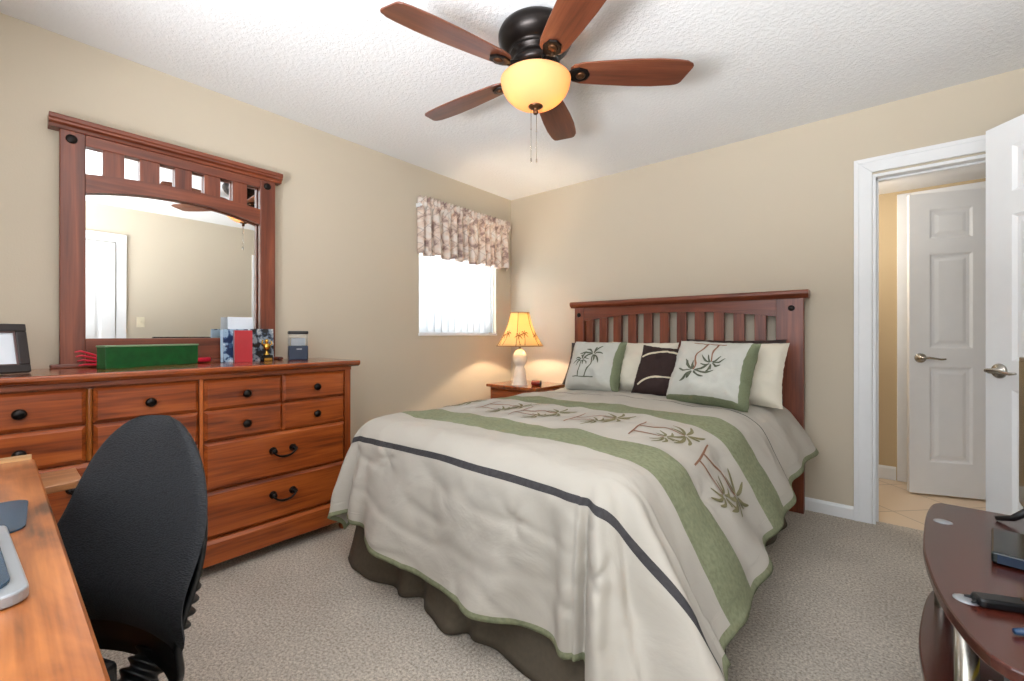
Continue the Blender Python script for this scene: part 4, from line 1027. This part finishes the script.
MB().prism([(0.955, -3.30), (1.135, -3.30), (1.125, -3.165), (1.105, -3.150), (0.955, -3.150)], DZ - 0.060, DZ - 0.040, 'z').build('pull_out_leaf', wood('oak leaf board', (120, 74, 40), (160, 108, 68), (184, 136, 94), 'Y'), dk, bevel=0.003)
def rrect(w_, h_, r, n=6):
    p = []
    for cx, cy, a0 in ((w_ / 2 - r, h_ / 2 - r, 0), (-w_ / 2 + r, h_ / 2 - r, PI / 2), (-w_ / 2 + r, -h_ / 2 + r, PI), (w_ / 2 - r, -h_ / 2 + r, 1.5 * PI)):
        for k in range(n + 1): t = a0 + PI / 2 * k / n; p.append((cx + r * math.cos(t), cy + r * math.sin(t)))
    return p
tag(MB().prism(rrect(0.22, 0.26, 0.03), DZ + .0005, DZ + 0.004, 'z').xf(Matrix.Translation((1.485, -3.395, 0)) @ Matrix.Rotation(rad(-3), 4, 'Z')).build('mouse_pad', 'mousepad', None, loc=(1.485, -3.4, DZ)),
    'dark blue mouse pad on the desk above the laptop', 'mouse pad')
lt = thing('laptop', 'silver laptop with rounded corner at the desk edge, cropped by the frame', 'laptop', (1.76, -3.42, DZ), rot=(0, 0, rad(3)))
MB().prism(rrect(0.335, 0.27, 0.022), 0.001, 0.018, 'z').build('base', 'silver', lt, bevel=0.003)
MB().prism(rrect(0.29, 0.11, 0.008), 0.018, 0.0195, 'z').xf(Matrix.Translation((0, -0.03, 0))).build('keyboard', 'blackp', lt)
MB().prism(rrect(0.305, 0.240, 0.03), 0.018, 0.0225, 'z').xf(Matrix.Translation((-0.005, 0, 0))).build('lid_panel', 'mousepad', lt, bevel=0.001)

# ------------------------------------------------------------ office chair
chx, chy = 1.45, -3.22
oc = thing('office_chair', 'black fabric office chair with ribbed spine pushed up to the desk', 'office chair', (1.535, -3.285, -0.0), rot=(0, 0, rad(24)))
# local: X right, +Y behind the sitter (faces -Y), Z up
def back_fn(u, v, side):
    t = v; z = 0.43 + 0.475 * t
    hw = 0.235 if t < 0.25 else 0.235 * math.sqrt(max(0, 1 - ((t - 0.25) / 0.765) ** 2.3))
    hw = max(hw, 0.012)
    if t < 0.12: hw *= 0.80 + 0.20 * math.sqrt(1 - ((0.12 - t) / 0.12) ** 2)
    x = hw * u
    yc = 0.22 + 0.055 * t ** 1.5 - 0.045 * math.exp(-((t - 0.22) / 0.22) ** 2) - 0.045 * u * u * (1 - 0.5 * t)
    k = (max(0, 1 - abs(u) ** 3.2)) ** 0.5 * (max(0, 1 - abs(2 * t - 1) ** 6)) ** 0.5
    th = 0.026 if side < 0 else 0.020
    return (x, yc + side * th * k, z)
mb = MB().grid(lambda u, v: back_fn(u * 2 - 1, v, -1), 36, 40).grid(lambda u, v: back_fn(1 - u * 2, v, 1), 36, 40)
mb.build('backrest', 'chairf', oc)
mb = MB()
mb.grid(lambda u, v: (lambda p: (p[0] * 0.93, p[1] + 0.012, 0.365 + (p[2] - 0.44) * 1.04))(back_fn(1 - u * 2, v, 1)), 30, 30)
mb.build('back_shell', 'blackp', oc, solid=0.012)
sp = []
for k in range(120):
    t = k / 119; an = t * PI * 0.5
    sp.append((0.03, 0.290 - 0.26 * (1 - math.cos(an)), 0.50 - 0.24 * math.sin(an)))
rr = [0.040 + 0.007 * math.sin(2 * PI * k / 8) for k in range(120)]
MB().tube(sp, rr, 20).build('spine_bellows', 'blackp', oc)
mb = MB()
def seat_fn(u, v, side):
    a, b_ = u * 2 - 1, v * 2 - 1
    x = 0.22 * a * math.sqrt(1 - 0.45 * b_ ** 4); y = -0.12 + 0.21 * b_ * math.sqrt(1 - 0.40 * a ** 4)
    k = (max(0, 1 - a ** 6) * max(0, 1 - b_ ** 6)) ** 0.5
    z = 0.45 + (0.045 * k - 0.02 * max(0, -b_) ** 2 if side > 0 else -0.028 * k)
    return (x, y, z)
mb.grid(lambda u, v: seat_fn(u, v, 1), 30, 30).grid(lambda u, v: seat_fn(1 - u, v, -1), 30, 30)
mb.build('seat', 'chairf', oc)
MB().box(-0.09, 0.09, -0.12, 0.12, 0.375, 0.425).build('mechanism', 'blackp', oc, bevel=0.01)
MB().lathe([(0.028, 0.10), (0.028, 0.26), (0.018, 0.262), (0.018, 0.38)], (0, 0, 0), 20).build('gas_lift', 'blackg', oc)
for k in range(5):
    th = rad(20 + 72 * k); dx, dy = math.cos(th), math.sin(th)
    lg = MB().tube([(dx * 0.02, dy * 0.02, 0.125), (dx * 0.15, dy * 0.15, 0.105), (dx * 0.29, dy * 0.29, 0.078)], [0.030, 0.024, 0.017], 12).build('leg', 'blackp', oc)
    mb = MB()
    for s_ in (-1, 1):
        wl = MB().lathe([(0.001, -0.010), (0.024, -0.010), (0.0275, -0.004), (0.0275, 0.004), (0.024, 0.010), (0.001, 0.010)], (0, 0, 0), 20, 'y').xf(Matrix.Translation((dx * 0.30 - dy * 0.016 * s_, dy * 0.30 + dx * 0.016 * s_, 0.0285)) @ Matrix.Rotation(th, 4, 'Z'))
        mb.add(wl.v, wl.f, True)
    mb.build('caster', 'blackg', lg)

# ------------------------------------------------------------ tv stand (right foreground)
TZ = 0.55
tv = thing('tv_stand', 'dark mahogany television stand with curved front and silver posts', 'tv stand', (3.2, -1.75, 0))
def smooth_poly(P, n=5):
    out = []
    for i in range(len(P) - 1):
        p0, p1, p2, p3 = P[max(i - 1, 0)], P[i], P[i + 1], P[min(i + 2, len(P) - 1)]
        for k in range(n):
            f = k / n
            out.append(tuple(0.5 * ((2 * p1[c_]) + (-p0[c_] + p2[c_]) * f + (2 * p0[c_] - 5 * p1[c_] + 4 * p2[c_] - p3[c_]) * f * f + (-p0[c_] + 3 * p1[c_] - 3 * p2[c_] + p3[c_]) * f ** 3) for c_ in (0, 1)))
    return out + [P[-1]]
def board(y0, y1, xb, front, z0, z1):
    front = smooth_poly(front)
    poly = [(xb, y0), (xb, y1)] + front
    return MB().prism(poly, z0, z1, 'z')
front = [(2.945, -1.297), (2.925, -1.33), (2.905, -1.43), (2.889, -1.58), (2.877, -1.75), (2.880, -1.92), (2.891, -2.04), (2.905, -2.11), (2.920, -2.165), (2.940, -2.205), (2.975, -2.225), (3.08, -2.235)]
board(-2.235, -1.295, 3.50, front, TZ - 0.024, TZ).build('top_board', 'mahog', tv, bevel=0.004)
fl = [(2.975, -1.30), (2.935, -1.36), (2.905, -1.45), (2.882, -1.60), (2.868, -1.76), (2.872, -1.93), (2.885, -2.05), (2.905, -2.12), (2.925, -2.17), (2.95, -2.21), (3.0, -2.23), (3.08, -2.235)]
board(-2.235, -1.30, 3.50, fl, 0.275, 0.297).build('shelf', 'mahog', tv, bevel=0.004)
board(-2.235, -1.30, 3.50, fl, 0.05, 0.072).build('bottom_board', 'mahog', tv, bevel=0.004)
MB().box(3.42, 3.44, -2.15, -1.38, 0.072, TZ - 0.024).build('back_panel', 'mahog', tv)
for (px_, py_) in ((2.935, -1.50), (2.928, -2.0), (3.40, -1.42), (3.40, -2.12)):
    po = MB().tube([(px_, py_, 0.0), (px_, py_, TZ - 0.024)], 0.019, 28).build('post', 'nickel', tv)
    MB().lathe([(0.001, 0.003), (0.016, 0.003), (0.021, 0.001), (0.021, 0)], (px_, py_, TZ), 28).build('post_cap', 'silver', po)
tvs = thing('television', 'flat black television at the right frame edge on the stand', 'television', (3.14, -1.75, TZ))
TVR = Matrix.Translation((3.108, -1.73, TZ)) @ Matrix.Rotation(rad(-2), 4, 'Z')
MB().box(-0.012, 0.022, -0.385, 0.385, 0.055, 0.490).xf(TVR).build('housing', 'blackg', tvs, bevel=0.004)
MB().box(-0.0135, -0.012, -0.373, 0.373, 0.068, 0.478).xf(TVR).build('screen', 'screen', tvs)
for s_ in (-1, 1):
    mb = MB().tube([(-0.062, 0.345 * s_, 0.007), (-0.03, 0.33 * s_, 0.020), (0.0, 0.31 * s_, 0.058)], [0.007, 0.009, 0.010], 8).tube([(0.0, 0.31 * s_, 0.058), (0.05, 0.33 * s_, 0.022), (0.10, 0.36 * s_, 0.007)], [0.010, 0.009, 0.007], 8)
    mb.xf(TVR).build('foot', 'blackp', tvs)
bxr = Matrix.Translation((3.075, -1.665, TZ)) @ Matrix.Rotation(rad(-8), 4, 'Z')
sb = thing('media_box', 'thin black media box with dark blue front under the television', 'media box', (3.075, -1.665, TZ))
MB().box(-0.065, 0.065, -0.10, 0.10, 0.004, 0.030).xf(bxr).build('housing', plain('black green plastic', (22, 28, 26), 0.2), sb, bevel=0.004)
MB().box(-0.055, 0.06, -0.102, -0.0995, 0.006, 0.026).xf(bxr).build('front_panel', 'navy', sb)
rm = thing('remote_control', 'black remote lying nearer on the tv stand', 'remote control', (2.99, -1.98, TZ))
rmr = Matrix.Translation((3.000, -1.985, TZ)) @ Matrix.Rotation(rad(22), 4, 'Z')
MB().prism(rrect(0.135, 0.036, 0.012), 0.002, 0.020, 'z').xf(rmr).build('body', 'blackp', rm, bevel=0.005)
MB().prism(rrect(0.05, 0.024, 0.006), 0.020, 0.0225, 'z').xf(rmr @ Matrix.Translation((0.035, 0, 0))).build('button_pad', 'bronze_b', rm)
MB().tube([(-0.064, 0.010, 0.010), (-0.076, 0.014, 0.008)], [0.004, 0.002], 6).tube([(-0.064, -0.006, 0.010), (-0.076, -0.010, 0.008)], [0.004, 0.002], 6).xf(rmr).build('prong', 'blackp', rm)
tag(MB().tube([(2.978, -2.100, TZ + 0.008), (3.005, -2.085, TZ + 0.009), (3.07, -2.055, TZ + 0.009)], [0.005, 0.009, 0.009], 12).build('pen', plain('blue pen', (24, 58, 92), 0.3), None, loc=(3.0, -2.09, TZ)), 'dark blue pen lying nearest the corner of the tv stand', 'pen')
# things on the shelf below
def slab(name, label, cat, x0, x1, y0, y1, z0, z1, mat, rz=0):
    cx, cy = (x0 + x1) / 2, (y0 + y1) / 2
    mb = MB().box(x0 - cx, x1 - cx, y0 - cy, y1 - cy, 0, z1 - z0); mb.xf(Matrix.Translation((cx, cy, z0)) @ Matrix.Rotation(rad(rz), 4, 'Z'))
    return tag(mb.build(name, mat, None, bevel=0.003, loc=(cx, cy, z0)), label, cat)
slab('book', 'white book lowest on the tv stand shelf', 'book', 2.975, 3.20, -2.14, -1.88, 0.2975, 0.335, 'paper')
slab('cardboard_box', 'grey box on the tv stand shelf under the yellow folder', 'box', 3.00, 3.21, -2.13, -1.90, 0.3355, 0.415, 'greyb', 3)
slab('folder', 'yellow folder on top of the grey box on the shelf', 'folder', 2.995, 3.22, -2.135, -1.88, 0.4155, 0.437, 'yellow', -2)
